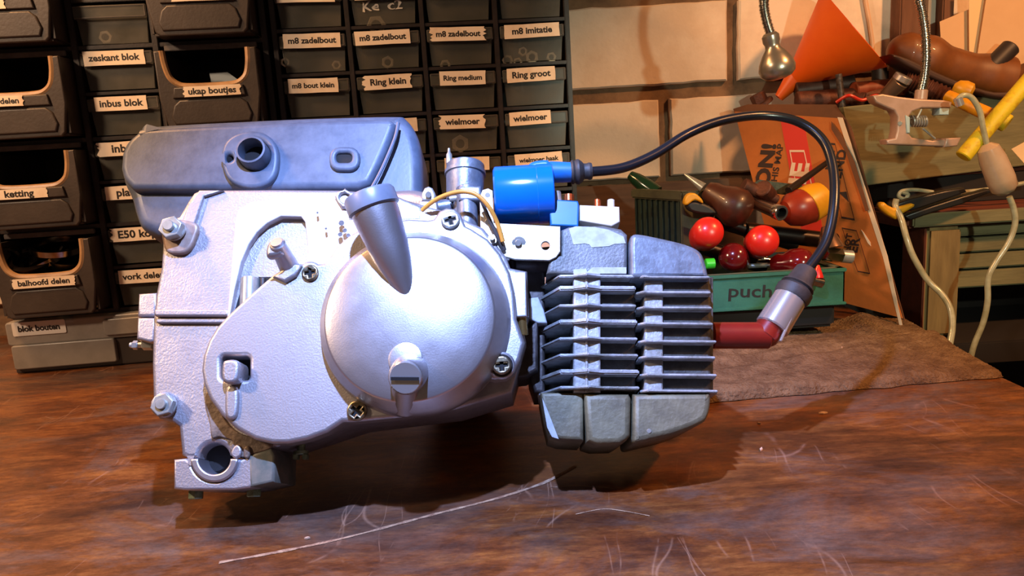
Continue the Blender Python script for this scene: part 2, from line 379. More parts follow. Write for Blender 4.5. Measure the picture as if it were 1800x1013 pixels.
for r_ in range(len(rows_full) - 1):
    for c in range(4):
        if (r_, c) == (0, 9): continue
        s = names.get((r_, c), ''); lab = not ((r_, c) == (1, 3) or r_ == 0)
        if rows_full[r_] - rows_full[r_ + 1] < .03: continue
        d = small_drawer(xr[c], xr[c + 1], rows_full[r_ + 1], rows_full[r_], cabR, s, r_ * 9 + c, lw=(.86 if r_ < 3 else .76 if (r_, c) != (4, 3) else .66) - .03 * ((r_ * 3 + c) % 3), tilt=((r_ * 5 + c * 3) % 5 - 2) * .5 - (.8 if c == 2 else 0),
                         lab=lab, torn=.8 if (r_, c) in ((2, 2), (3, 1), (4, 2)) else 0, off=.002 * ((r_ + c) % 3 - 1) - (.006 if (r_, c) == (4, 3) else 0))
        drawers[r_, c] = d
        if (r_, c) in ((1, 1), (1, 3)):
            cx = (xr[c] + xr[c + 1]) / 2; cz = (rows_full[r_] + rows_full[r_ + 1]) / 2 + (.0 if c == 1 else .008)
            t = text('Ke  c2' if c == 1 else 'L.t  F I', .015, .018, .0001); [setattr(v, 'co', v.co + Vector((noise.noise(v.co * 260) * .0016, noise.noise(v.co * 210 + Vector((5, 5, 5))) * .0018, 0))) for v in t.vertices]; place_text(t, (cx - .002, .0036, cz - .002), -2, 1.25)
            put('handwriting', t, marker, CF, d, flat=True)

# left cabinet: open bins and a column of small drawers
xl = [CF.at(x, 250).x for x in (-38, 157, 297, 486)]
zl_ = [CF.at(60, y).z for y in (88, 251, 405, 557)]; pl = (zl_[0] - zl_[3]) / 3
rl = [zl_[0] + pl] + zl_
cabL = thing('drawer_cabinet', 'black cabinet of open bins and narrow drawers at the far left', 'cabinet', Frame(CF.M @ Vector(((xl[0] + xl[-1]) / 2, 0, zl_[-1])), turn=5.5))
t_ = .007
ms = [box(x - t_ / 2, x + t_ / 2, 0, CD, zl_[-1], rl[0], .0008) for x in xl] + [box(xl[0], xl[-1], .002, CD, z - .0025, z + .0025, .0006) for z in rl]
ms.append(box(xl[0], xl[-1], CD, CD + .003, zl_[-1], rl[0], 0))
ms += [box(xl[1], xl[2], .002, CD, (a + b) / 2 - .002, (a + b) / 2 + .002, .0006) for a, b in zip(rl, rl[1:])]
ms.append(box(xl[3] + .004, xr[0] - .004, .03, CD, .0005, rl[0], .001))
put('frame', join(*ms), black, CF, cabL)
sm = ['', '', 'zeskant blok', 'inbus blok', 'inbus', 'platen', 'E50 kop', 'vork delen']
for i in range(8):
    a = rl[i // 2] - (pl / 2 if i % 2 else 0); b = a - pl / 2
    small_drawer(xl[1], xl[2], b, a, cabL, sm[i], 50 + i, lw=.84 if i == 2 else .72, lab=i != 1, torn=.7 if i in (4, 6) else 0, tilt=-.3, off=-.004 if i > 3 else 0, size=.013)
def big_bin(x0, x1, z0, z1, par, s, seed, front=-.030, w_l=.5, lx=0, torn=.5):
    g = .006; x0 += g; x1 -= g; z0 += .004; z1 -= .009; w_ = x1 - x0; h = z1 - z0
    def q(u, v): return (x0 + u * w_, z0 + v * h)
    outer = [q(.05, .05), q(.09, 0), q(.91, 0), q(.95, .05), q(1, .40), q(1, .97), q(.93, .97)]
    inner = [Vector(q(*p)).to_3d() for p in ((.925, .97), (.915, .80), (.88, .64), (.80, .55), (.70, .525), (.5, .52), (.30, .525), (.20, .55), (.12, .64), (.085, .80), (.075, .97))]
    inner = [(p.x, p.y) for p in cr(inner, 4)]
    o = outer[:-1] + inner + [q(0, .97), q(0, .40)]
    f = prism(CF, o, front, front + .006, .0018, raw=True, res=3)
    low = prism(CF, [q(*p) for p in ((.13, .06), (.87, .06), (.90, .16), (.86, .30), (.80, .36), (.20, .36), (.14, .30), (.10, .16))], front - .0022, front + .002, .0018, raw=True, res=3)
    lip = prism(CF, [q(*p) for p in ((.14, .385), (.86, .385), (.84, .515), (.16, .515))], front - .003, front + .002, .0014, raw=True, res=3)
    sides = [box(x, x + .0025, front + .004, CD * .95, z0 + h * .04, z0 + h * (.97 if True else 1), 0) for x in (x0 + .001, x1 - .0035)]
    bot = box(x0 + .004, x1 - .004, front + .004, CD * .95, z0 + .001, z0 + .0035, 0); back = box(x0, x1, CD * .93, CD * .95, z0, z0 + h * .9, 0)
    b = put('bin', join(f, low, lip, bot, back, *sides), binm, CF, par)
    rim = tube([(p[0], front + .003, p[1]) for p in inner], .0040, 8, 1, smooth=False)
    put('bin_edge', rim, rimm, CF, b)
    put('label_rail', box(x0 + w_ * .04, x1 - w_ * .03, -.004, .0, z1 + .0005, z1 + .0065, .0006), mat('grey plastic rail', '#5b5654', .5, c2='#44403e'), CF, b)
    label_piece(s, (x0 + x1) / 2 + lx, z0 + .455 * h, w_ * w_l, h * .125, b, d=front - .0040, torn=torn, seed=seed, size=.0108, rot=0)
    return b
bl = ['bouten', 'dekking delen', 'ketting', 'balhoofd delen']
for i in range(4): big_bin(xl[0], xl[1], rl[i + 1], rl[i], cabL, bl[i], 70 + i, w_l=.62 if i == 3 else .55, lx=(-.02, -.018, -.010, .0)[i])
for i in range(4):
    big_bin(xl[2], xl[3], rl[i + 1] + .032 * 0, rl[i], cabL, ['bouvie', 'ukap boutjes', '', ''][i], 80 + i, w_l=.56, lx=.004, torn=.6)
# metal races in the bottom-left bin
steel = mat('polished steel', '#b8b2a8', .18, metal=1, c2='#8a8176', scale=30)
F0 = CF; zf = zl_[-1] + .0105
def ring(c, ax, r, rw, h, label):
    prof = [(0, r - rw), (0, r), (h, r), (h, r - rw), (0, r - rw)]
    o = put('bearing_race', lathe(c, ax, prof, 36, closed=False), steel, CF); return tag(o, label, 'bearing', 'steel bearing races in the lowest left bin')
cx = CF.at(100, 470).x
ring((cx, .012, zf + .070), (.12, -.25, 1), .031, .0045, .007, 'largest steel ring, topmost in the lowest left bin')
ring((cx - .022, .016, zf + .054), (-.3, -.35, 1), .028, .004, .008, 'steel ring tilted at the middle of the lowest left bin')
ring((cx + .012, .02, zf + .050), (.15, -.25, 1), .030, .004, .010, 'steel ring at the bottom right of the lowest left bin')
ring((CF.at(14, 480).x, -.006, zf + .058), (1, -.4, .1), .020, .004, .008, 'steel ring standing on edge at the left of the lowest left bin')
tag(put('dark_ring', lathe((cx - .03, .002, zf + .056), (.1, -.5, 1), [(0, .018), (0, .026), (.006, .026), (.006, .018), (0, .018)], 32, closed=False), mat('dark greasy steel', '#2c2320', .25, metal=.8), CF), 'dark greasy ring lying at the front of the lowest left bin', 'bearing')
tag(put('paper_scrap', slab([CF.at(372, 150, .02), CF.at(425, 146, .02), CF.at(400, 128, .035), CF.at(368, 130, .035)], (0, .001, .001), .0003), mat('blue white scrap', '#b9c4c8', .6), CF), 'pale scrap of paper inside the open bin under the top shelf', 'paper')
# nuts inside smoky drawers
nutm = mat('tarnished nut', '#e6d6ba', .4, metal=.2, c2='#c9b490', scale=60)
def nut_in(px, py, r, label, grp, d=.0092):
    p = CF.at(px, py, d); hx = [(p.x + r * math.cos(R(60 * i + px)), p.z + r * math.sin(R(60 * i + px))) for i in range(6)]
    ho = [(p.x + r * .5 * math.cos(R(30 * i)), p.z + r * .5 * math.sin(R(30 * i))) for i in range(12)]
    tag(put('nut', prism(CF, [hx, ho], d - .003, d + .003, .0006, raw=True), nutm, CF), label, 'nut', grp)
for px, py, r, l in ((892, 107, .0075, 'nut at the far left'), (910, 110, .006, 'darker nut second from left'), (919, 91, .006, 'nut lying on top of the others'), (935, 101, .0085, 'largest nut, at the middle'), (969, 101, .0065, 'nut alone at the right')):
    nut_in(px, py, r, l + ' of the m8 imitatie drawer', 'nuts in the m8 imitatie drawer')
for px, py, r, l in ((682, 110, .008, 'round nut behind the front of the second m8 zadelbout drawer'), (592, 115, .006, 'small nut at the right in the first m8 zadelbout drawer'), (783, 115, .007, 'pale nut in the third m8 zadelbout drawer'), (502, 110, .006, 'pale nut at the left in the first m8 zadelbout drawer'),
                    (809, 253, .0115, 'ring shaped nut in the wielmoer drawer left of the carburettor screw'), (187, 66, .008, 'pale nut in the narrow drawer above zeskant blok'), (662, 45, .012, 'shiny short bolt in the drawer with white handwriting')):
    nut_in(px, py, r, l, None)
# clear flat box under the left cabinet
clear = mat('cloudy clear plastic', '#9a948c', .3, c2='#7d776f', scale=10, alpha=.8)
KF = Frame(CF.M @ Vector((0, -.012, 0)), turn=5.5)
p0 = KF.at(24, 655); p1 = KF.at(330, 620); top = KF.at(24, 562).z - .002
top = min(top, zl_[-1] - .003)
bx_ = thing('storage_box', 'clear flat plastic box with white label on the bench under the left cabinet', 'box', Frame(KF.M @ Vector(((p0.x + p1.x) / 2, 0, 0)), turn=5.5))
X0, X1, ztop = p0.x, xr[0] - .01, top
put('body', join(prism(KF, rr(X0 + .006, .001, X1 - .006, ztop * .55, .004), .002, .12, .002, raw=True), box(X0 + .001, X1 - .001, .004, .13, .0, .006, .001)), mat('dark clear base', '#3a3431', .35, alpha=.92), KF, bx_)
lid = put('lid', join(prism(KF, rr(X0, ztop * .55, X1, ztop, .004), -.001, .13, .002, raw=True), prism(KF, rr(X0 + .115, ztop * .62, X0 + .19, ztop * .93, .003), -.004, .002, .0012, raw=True)), clear, KF, bx_)
put('front_panel', prism(KF, rr(X0 + .004, ztop * .10, X0 + .125, ztop * .56, .003), -.004, .003, .0015, raw=True), clear, KF, bx_)
c = KF.at(70, 576)
t = text('blok bouten', .0100, .03, .00005); place_text(t, (c.x, -.0026, c.z), 0)
put('label', join_mats([(prism(KF, rr(c.x - .031, c.z - .0085, c.x + .031, c.z + .0085, .002), -.0022, -.001, 0, raw=True), 0), (t, 1)]), [mat('white label', '#d6d0c8', .6), ink], KF, lid, flat=True)
# struts carrying the left cabinet above the box
put('foot', join(box(X0, X0 + .01, .125, .134, .0005, zl_[-1], .001), box(X1 - .01, X1, .131, .135, .0005, zl_[-1], .001)), black, CF, cabL)
# ------------------------------------------------------------------ the engine (frame leaning back 28 degrees on its flywheel side)
EF = Frame(W(650, 870, .433), lean=28, spin=4)
e = EF.at
alu = mat('cast aluminium', '#b4b1b4', .40, metal=.78, c2='#8f8c90', scale=55, bump=.25, bscale=700, lo=.35, hi=.75, rough2=.55)
alup = mat('polished aluminium', '#c2c0c4', .30, metal=.9, c2='#aeacb2', scale=22, bump=.06, bscale=900, rough2=.40)
aluc = mat('cover aluminium', '#b4b2b6', .40, metal=.8, c2='#989699', scale=30, bump=.15, bscale=800, rough2=.5)
dirt = mat('oily aluminium', '#85776a', .5, metal=.3, c2='#4c4038', scale=70, bump=.4, bscale=300)
darkc = mat('dark casting', '#3c3735', .5, metal=.4, c2='#24201e', scale=60, bump=.3)
hole = mat('painted cavity shade', '#0c0a0a', .8)  # near-black colour painted in for the shade inside holes, slots and gaps
zinc = mat('zinc plated steel', '#b5b7b2', .34, metal=.6, c2='#9a9c94', scale=90)
screwm = mat('worn screw steel', '#a09478', .3, metal=.9, c2='#5d5140', scale=160)
grn = mat('greenish bolt', '#8a9a80', .4, metal=.6, c2='#5b6a52', scale=200)
finm = mat('grey cast fins', '#a0a3a6', .5, metal=.2, c2='#74766f', scale=60, bump=.5, bscale=500, rough2=.7)
finb = mat('dark cylinder core', '#4a4945', .6, metal=.2, c2='#34322f', scale=70, bump=.5, bscale=400)
headm = mat('painted head casting', '#6b6f72', .5, metal=.2, c2='#4a4d4a', scale=35, bump=.4, bscale=500)
peel = mat('bare patch', '#a3abb2', .55, c2='#8b9196', scale=120)
blackp = mat('black tinted airbox plastic', '#4a5566', .40, c2='#5a6678', scale=45, bump=.08, bscale=400, rough2=.5)
E = thing('moped_engine', 'silver moped engine with blue coil and black airbox, tilted back on the workbench', 'engine', EF)
def P(name, me, m, par=E, **k): return put(name, me, m, EF, par, **k)
S = lambda n, px=650, py=550, d=0: EF.size(px, py, n, d)
def phil(px, py, d, r, par, m=screwm, rot=0, name='screw'):
    c = e(px, py, d); r = S(r); n = 28; w_, l_ = r * .16, r * .58
    disc = [(c.x + r * math.cos(2 * math.pi * i / n), c.z + r * math.sin(2 * math.pi * i / n)) for i in range(n)]
    cs = [(w_, w_), (w_, l_), (-w_, l_), (-w_, w_), (-l_, w_), (-l_, -w_), (-w_, -w_), (-w_, -l_), (w_, -l_), (w_, -w_), (l_, -w_), (l_, w_)]
    cc, ss = math.cos(R(rot)), math.sin(R(rot)); cs = [(c.x + x * cc - y * ss, c.z + x * ss + y * cc) for x, y in cs]
    a = prism(EF, [disc, cs], d - r * .42, d + .001, r * .2, raw=True, res=3)
    b = prism(EF, [(c.x + r * .8 * math.cos(2 * math.pi * i / n), c.z + r * .8 * math.sin(2 * math.pi * i / n)) for i in range(n)], d - r * .12, d, 0, raw=True)
    return P(name, join_mats([(a, 0), (b, 1)]), [m, hole], par)
def hexnut(px, py, d, r, th, par, stud=.45, sl=.002, spacer=0, m=zinc):
    c = e(px, py, d); r = S(r, d=d)
    h = [(c.x + r * math.cos(R(60 * i + 18)), c.z + r * math.sin(R(60 * i + 18))) for i in range(6)]
    o = P('nut', prism(EF, h, d - th, d, r * .1, raw=True), m, par)
    P('stud', rod((c.x, d, c.z), (c.x, d - th - sl, c.z), r * stud), zinc, o)
    if spacer: P('washer', rod((c.x, d - .0002, c.z), (c.x, d + spacer, c.z), r * .95), m, o)
    return o
# --- crankcase body
case_out = [(352, 333), (480, 332), (600, 333), (640, 336), (720, 352), (790, 372), (850, 400), (890, 450), (897, 470), (927, 476), (930, 556), (915, 560), (925, 600), (900, 690), (800, 720), (620, 742), (520, 775),
            (478, 786), (474, 800), (462, 806), (330, 806), (318, 800), (313, 750), (300, 741), (278, 736), (268, 722), (266, 640), (268, 560), (272, 520), (282, 470), (284, 440), (286, 405), (300, 384), (314, 380), (330, 352), (340, 338)]
hole_c = arc(376, 798, 27, 90, 450, 28)[:-1]
case = P('crankcase', prism(EF, case_out[:17] + [(440, 800)] + [(424, 806)] + arc(376, 806, 27, 0, 180, 16)[1:] + case_out[20:], .012, .075, .003), alu, sharp=50)
P('rear_crankcase', prism(EF, [(372, 350), (700, 360), (880, 440), (905, 520), (900, 660), (860, 700), (700, 735), (560, 760), (440, 700), (330, 650), (330, 430)], .0752, .105, .004), darkc)
mh = e(797, 575, .105); rm = .046
lowz = lambda a, r: min((EF.M @ (mh + Vector((r * math.cos(t / 9), a, r * math.sin(t / 9))))).z for t in range(57))
am = next((k * .0005 for k in range(60, 300) if lowz(k * .0005, rm) < .0006), .05)
P('magneto_housing', lathe(mh, (0, 1, 0), [(0, 0), (0, .050), (.004, .053), (.012, .053), (.014, .049), (am - .008, .048), (am, rm), (am, 0)], 48), darkc)
P('magneto_rim', lathe(e(792, 592, .066), (0, 1, 0), [(0, .050), (.0, .0565), (.003, .058), (.010, .058), (.012, .0565), (.024, .0565), (.024, .05)], 48, closed=False), darkc)
P('magneto_screw', rod(e(878, 708, .062), e(878, 708, .07), S(5)), zinc)
# raised seam and borders
P('seam_rib', join(prism(EF, rr(270, 543, 402, 556, 5), .006, .016, .0015), prism(EF, rr(274, 558, 398, 568, 3), .009, .015, .001)), alu, case)
P('edge_bevel', prism(EF, [(350, 334), (392, 334), (358, 345), (343, 392), (318, 396), (330, 360)], .009, .014, .0012), alu, case)
P('corner_boss', rod(e(306, 404, .004), e(306, 420, .05), S(21)), alu, case)
P('corner_boss', rod(e(290, 712, .008), e(290, 714, .05), S(22)), alu, case)
hexnut(305, 404, .004, 22, .006, case, spacer=.002, sl=.003)
hexnut(290, 713, .008, 20, .005, case, spacer=.001, sl=.002)
P('boss', prism(EF, cr([(293, 385), (345, 392), (342, 420), (330, 440), (312, 446), (290, 440), (286, 410)], 4, True), .0075, .013, .002), mat('brown nut shadow', '#8a7466', .5, metal=.3, c2='#a79a90', scale=60), case)  # brown tone paints the nut's warm cast shadow on the case
# raised pad with the arched window
pad = [(413, 385), (420, 368), (440, 355), (520, 345), (600, 340), (700, 352), (760, 380), (800, 430), (700, 520), (600, 520), (470, 520), (412, 556), (398, 566), (400, 540), (406, 470)]
win = [(436, 540), (440, 486)] + [tuple(q) for q in cr([Vector((x, y, 0)) for x, y in ((441, 478), (450, 440), (470, 408), (500, 384), (530, 381))], 4)][0:0] + [(440, 478), (447, 450), (458, 425), (474, 403), (492, 387), (502, 381), (530, 381), (536, 390), (540, 430), (542, 480), (470, 505), (420, 551), (405, 552), (420, 520)]
win = [(404, 553), (412, 510), (424, 460), (437, 430), (452, 408), (470, 392), (494, 380), (529, 381), (536, 390), (540, 430), (542, 475), (500, 500), (450, 530), (425, 556)]
P('gasket_face', prism(EF, [pad, win], .0062, .0125, .0008), mat('bright machined face', '#c4c2c4', .5, metal=.35, c2='#aeacae', scale=40, bump=.2, bscale=500), case)
P('inspection_recess', prism(EF, [(430, 487), (520, 487), (520, 520), (430, 548), (412, 548)], .010, .0125, 0), hole, case)
P('selector_drum', rod(e(438, 560, .0095), e(440, 489, .0095), S(17)), zinc, case)
P('selector_pin', rod(e(462, 560, .009), e(462, 489, .009), S(5)), darkc, case)
# left lug, studs, top ear
lug = P('mounting_lug', join(prism(EF, [(243, 516), (275, 514), (275, 556), (241, 556)], .03, .055, .002), prism(EF, [(241, 558), (275, 558), (272, 600), (262, 602), (239, 596)], .030, .055, .002)), alu)
P('lug_stud', rod(e(229, 607, .04), e(275, 606, .04), S(5, d=.04)), zinc, lug)
P('lug_nut', rod(e(252, 606, .04), e(270, 606, .04), S(10, d=.04), seg=6), zinc, lug)
P('lug_nut', rod(e(234, 607, .04), e(243, 607, .04), S(8, d=.04), seg=6), zinc, lug)
P('top_ear', prism(EF, [[(592, 352), (588, 345), (592, 336), (602, 334), (606, 330), (612, 336), (622, 338), (632, 348), (630, 365), (600, 365)], arc(605, 347, 9, 0, 360, 18)[:-1]], .003, .013, .0015), alu, case)
for (x, y, r) in ((600, 392, 5), (606, 405, 4), (598, 412, 4), (612, 414, 4), (573, 402, 2), (558, 374, 2)):
    P('cast_mark', rod(e(x, y, -.0002), e(x, y, .003), S(r)), alu, case)
# --- foot clamp
foot = P('frame_clamp', prism(EF, [(305, 808), (326, 806), (334, 812), (336, 806)] + arc(376, 806, 42, 180, 360, 18) + [(424, 808), (476, 790), (482, 800), (482, 846), (440, 858), (412, 862), (324, 862), (305, 860)], .010, .058, .0016), alu)
P('clamp_side', prism(EF, [(436, 800), (476, 788), (484, 800), (482, 848), (438, 858)], .0096, .0575, .002), mat('dark greenish casting', '#596058', .55, metal=.3, c2='#7c7568', scale=60), foot)  # right side of the clamp in a darker greenish tone
P('clamp_ring', prism(EF, arc(376, 806, 42, 181, 359, 20) + arc(376, 806, 28, 359, 181, 20), .008, .056, .0012), alup, foot)
P('bore', rod(e(376, 802, .0575), e(376, 802, .026), S(28, d=.05)), hole, foot)
P('stain', prism(EF, cr([(368, 742), (360, 712), (362, 690), (376, 700), (400, 745), (430, 765), (470, 770), (476, 788), (440, 800), (424, 804), (404, 790), (408, 776), (385, 768), (372, 770)], 4, True), .0100, .0125, .0008), dirt, case)
P('weld_bead', prism(EF, cr([(410, 786), (418, 782), (424, 790), (422, 802), (412, 806), (405, 798)], 4, True), .0080, .0115, .0012), alu, case)
P('weld_bead', prism(EF, cr([(428, 788), (436, 784), (440, 794), (436, 806), (428, 803)], 4, True), .0080, .0115, .0012), dirt, case)
P('clamp_bolt', rod(e(345, 862, .03), e(344, 878, .03), S(13, 350, 870, .03), seg=6), grn, foot)
P('clamp_bolt', rod(e(447, 858, .03), e(446, 874, .03), S(13, 450, 870, .03), seg=6), grn, foot)
dr = P('drain_bolt', join(rod(e(530, 780, .035), e(529, 797, .035), S(7, 530, 790, .035)), rod(e(529, 793, .035), e(529, 800, .035), S(13, 530, 790, .035), seg=24)), grn)
P('slot_lug', join(box(*(lambda a, b: (a.x, b.x, .031, .037, b.z, a.z))(e(517, 799, .034), e(525, 808, .034)), .0004), box(*(lambda a, b: (a.x, b.x, .031, .037, b.z, a.z))(e(533, 799, .034), e(541, 808, .034)), .0004)), grn, dr)
# --- clutch cover
cov = [(353, 650), (356, 625), (366, 598), (380, 575), (400, 553), (440, 516), (478, 483), (500, 470), (515, 462)] + arc(545, 480, 22, 130, 50, 6) + [(570, 462), (580, 450), (592, 432), (612, 414), (640, 398), (680, 388), (720, 384), (752, 386), (762, 384), (772, 370), (784, 364), (800, 366), (810, 376), (818, 396), (830, 402), (858, 420), (880, 446), (897, 480), (905, 515), (908, 560), (923, 602), (915, 632), (903, 655), (890, 664), (870, 667), (853, 664), (838, 682), (800, 708), (760, 724), (715, 733), (660, 738), (620, 742), (602, 742), (575, 760), (540, 773), (505, 780), (478, 780)] + [(448, 773), (415, 755), (388, 730), (368, 702), (357, 675)]
slot = [(388, 666), (388, 634), (391, 627), (431, 627), (438, 633), (438, 655), (433, 662), (424, 664), (412, 680), (396, 680)]
slot = rr(388, 626, 438, 668, 7)
cover = P('clutch_cover', prism(EF, [cov, slot], -.004, .012, .0028, res=4), aluc, sharp=60)
P('slot_floor', prism(EF, rr(384, 622, 442, 672, 7), .0105, .0122, 0), hole, cover)
c0 = e(731, 566, -.003); rb = S(165); rt = S(150, d=-.022)
c1 = e(720, 557, -.022); ax = Vector((0, -1, 0))
# dome: sloping ring then gently convex face
def dome(cA, rA, stations, seg=96):
    bm = bmesh.new(); rings = []
    for c, r in stations: rings.append([bm.verts.new(c + Vector((math.cos(2 * math.pi * k / seg) * r, 0, math.sin(2 * math.pi * k / seg) * r))) for k in range(seg)] if r > 0 else [bm.verts.new(c)])
    for A, B in zip(rings, rings[1:]):
        for k in range(seg):
            if len(B) == 1: bm.faces.new((A[k], A[(k + 1) % seg], B[0]))
            else: bm.faces.new((A[k], A[(k + 1) % seg], B[(k + 1) % seg], B[k]))
    bmesh.ops.recalc_face_normals(bm, faces=bm.faces); return bm_mesh(bm)
def mixc(t, d): v = c0.lerp(c1, t); return Vector((v.x, d, v.z))
st = [(mixc(0, -.0005), rb), (mixc(.0, -.004), rb), (mixc(.08, -.0060), rb * .992), (mixc(.45, -.0130), rb * .957), (mixc(.85, -.0190), rt * 1.022), (mixc(.97, -.0212), rt * 1.004), (mixc(1, -.0221), rt * .992), (mixc(1, -.0225), rt * .972), (mixc(1, -.0236), rt * .90), (mixc(1, -.0252), rt * .70), (mixc(1, -.0262), rt * .45), (mixc(1, -.0268), rt * .2), (mixc(1, -.027), 0)]
P('clutch_dome', dome(c0, rb, st), alup, cover, sharp=60)
# filler neck
f1 = e(655, 360, -.036); f0 = e(716, 520, -.0215)
axf = (f1 - f0).normalized(); Lf = (f1 - f0).length
P('filler_neck', lathe(f0 - axf * .012, axf, [(0, 0), (.0, .002), (.012, .0050), (.012 + Lf * .15, .0078), (.012 + Lf * .35, .0112), (.012 + Lf * .55, .0134), (.012 + Lf * .8, .0150), (.012 + Lf * .9, .0155), (.012 + Lf, .0155), (.012 + Lf, 0)], 40), alup, cover)
cap = P('filler_cap', lathe(f1 - axf * .004, axf, [(0, 0), (0, .0158), (.001, .0172), (.010, .0172), (.0118, .0162), (.0118, .0135), (.0100, .0128), (.0100, 0)], 40), mat('grey plastic cap', '#6f7684', .35, c2='#626977', scale=40), cover)
# level plug with its boss
b1 = e(713, 664, -.038); bax = Vector((0, -.93, -.36)).normalized()
P('plug_recess', lathe(e(714, 634, -.0225), (0, -1, 0), [(0, 0), (0, .0105), (.002, .0112), (.0045, .0105), (.005, .0085), (.0045, 0)], 32), darkc and alup, cover)
P('plug_boss', lathe(b1 - bax * .022, bax, [(0, 0), (0, .0125), (.010, .0118), (.021, .0108), (.022, .0100), (.022, 0)], 36), alup, cover)
P('boss_rib', rod(e(713, 712, -.005), e(713, 672, -.030), S(24), S(22)), alup, cover)
sc_ = P('level_plug', join(lathe(b1 - bax * .001, bax, [(0, 0), (0, .0097), (.0018, .0100), (.0026, .0094), (.0026, 0)], 32)), mat('bright plug', '#d4d6da', .22, metal=.8), cover)
u_ = Vector((1, 0, 0)); v_ = bax.cross(u_).normalized()
cc_ = b1 + bax * .0026
P('slot', slab([cc_ + u_ * a + v_ * b for a, b in ((-.0085, -.0012), (.0085, -.0012), (.0085, .0008), (-.0085, .0008))], bax * .0004, 0), hole, sc_)
phil(546, 481, -.004, 15, cover, rot=10)
phil(628, 723, -.004, 17, cover, rot=55, m=screwm)
phil(792, 388, -.004, 17, cover, m=zinc, rot=15)
P('screw_boss', rod(e(882, 643, .004), e(882, 643, -.0085), S(23)), aluc, cover)
P('recess_shade', rod(e(882, 643, -.008), e(882, 643, -.0088), S(19), bev=0), darkc, cover)  # dark disc painted for the shade of the recess round the screw
phil(882, 643, -.0088, 16, cover, rot=5)
# shift lever in the slot, with its trough
P('clutch_lever', prism(EF, cr([(390, 640), (396, 633), (412, 632), (420, 640), (418, 664), (410, 673), (396, 673), (389, 664)], 4, True), -.013, .006, .0022), alu, cover)
P('lever_boss', prism(EF, cr([(396, 684), (404, 677), (416, 680), (419, 700), (416, 730), (406, 738), (396, 732), (394, 706)], 4, True), -.0065, .0, .0022), aluc, cover)
a0 = e(487, 428, -.022); a1 = e(514, 480, .004)
P('shift_shaft', join(rod(a1, a0, S(19), S(14)), rod(a0, a0 + (a0 - a1).normalized() * .0015, S(11))), alup, cover)
P('shaft_lug', prism(EF, cr([(466, 440), (472, 424), (484, 420), (493, 424), (497, 440), (492, 448), (470, 452)], 4, True), -.022, -.014, .003), alup, cover)
P('web_fillet', prism(EF, [(478, 486), (500, 470), (520, 462), (530, 466), (520, 484), (500, 496)], -.0075, .0, .002), aluc, cover)
# right end of the case
P('case_end', prism(EF, [(880, 470), (898, 478), (924, 478), (926, 556), (908, 557), (900, 500)], .002, .014, .001), mat('bright machined face'), case)
P('dowel', rod(e(917, 558, .008), e(920, 590, .010), S(9)), mat('brass coloured pin', '#b59a62', .25, metal=.9), case)
P('case_foot', prism(EF, [(905, 600), (946, 560), (946, 650), (925, 662), (905, 664)], .03, .07, .002), darkc)
# --- cylinder
cyl = P('cylinder', join(prism(EF, [(1004, 480), (1118, 480), (1118, 692), (1004, 692)], .0235, .105, .003), prism(EF, [(962, 480), (1008, 480), (1008, 692), (962, 692)], .056, .104, .003)), finb)
zc = lambda py, px=1050, d=.012: e(px, py, d).z
def plate(out, z, th, tilt=0):
    pts = [Vector((x, d, z - th / 2)) for x, d in out]; return slab(pts, (0, 0, th), th * .25)
def X(px, d=.012): return e(px, 580, d).x
fy = [486, 507, 538, 566, 596, 625, 654, 682]
for i, y in enumerate(fy):
    z = e(1050, y, .014).z; xe = X(1120) if i not in (1, 3, 6) else X(1121)
    fo = [(X(1007), .013), (X(1020), .0105), (X(1032), .0085), (X(1044), .0105), (X(1058), .0128), (xe, .0128), (xe, .108), (X(950, .06), .108), (X(945, .04), .045), (X(984), .0135)]
    o = P('fin', plate(fo, z, .0019 if i not in (1, 3, 6) else .0032), finm, cyl, sharp=30)
P('spine', prism(EF, [(1008, 480), (1032, 478), (1056, 480), (1056, 690), (1008, 690)], .015, .035, .0015), finm, cyl)
P('spine_ridge', prism(EF, [(1029, 480), (1034, 480), (1034, 690), (1029, 690)], .0138, .02, .0008), finm, cyl)
P('upper_block', prism(EF, [(986, 404), (1000, 398), (1060, 396), (1092, 402), (1103, 412), (1103, 482), (960, 482), (968, 450), (986, 448)], .016, .085, .0025), headm, cyl)
P('bare_patch', prism(EF, [(1000, 402), (1012, 398), (1045, 399), (1070, 404), (1096, 416), (1100, 428), (1080, 429), (1070, 433), (1040, 435), (1036, 430), (1028, 428), (1008, 430), (1004, 415)], .0156, .0175, 0), peel, cyl)
P('bare_patch', prism(EF, [(1008, 474), (1030, 472), (1032, 478), (1042, 470), (1101, 470), (1101, 481), (1008, 481)], .0156, .0175, 0), peel, cyl)
P('lower_block', prism(EF, [(950, 690), (1026, 690), (1026, 775), (985, 773), (966, 766), (958, 735)], .018, .09, .0025), mat('olive stained casting', '#706c54', .55, metal=.1, c2='#565240', scale=40, bump=.4), cyl)
P('lower_block', prism(EF, [(1027, 692), (1106, 692), (1110, 700), (1109, 765), (1102, 774), (1090, 781), (1050, 782), (1032, 776)], .014, .088, .004), mat('olive stained casting'), cyl)
P('bare_edge', prism(EF, [(953, 700), (962, 720), (982, 772), (970, 768), (962, 752)], .0176, .0190, 0), peel, cyl)
P('cylinder_base', join(prism(EF, [(924, 470), (958, 470), (958, 690), (940, 690), (930, 660), (924, 600)], .04, .10, .002), rod(e(922, 600, .05), e(960, 600, .05), S(12)), rod(e(922, 640, .05), e(960, 640, .05), S(12))), darkc, cyl)
P('base_flake', prism(EF, [(930, 524), (946, 522), (956, 545), (962, 568), (945, 568), (930, 560)], .030, .042, .001), peel, cyl)
P('intake_port', rod(e(905, 466, .045), e(985, 466, .045), S(24)), darkc, cyl)
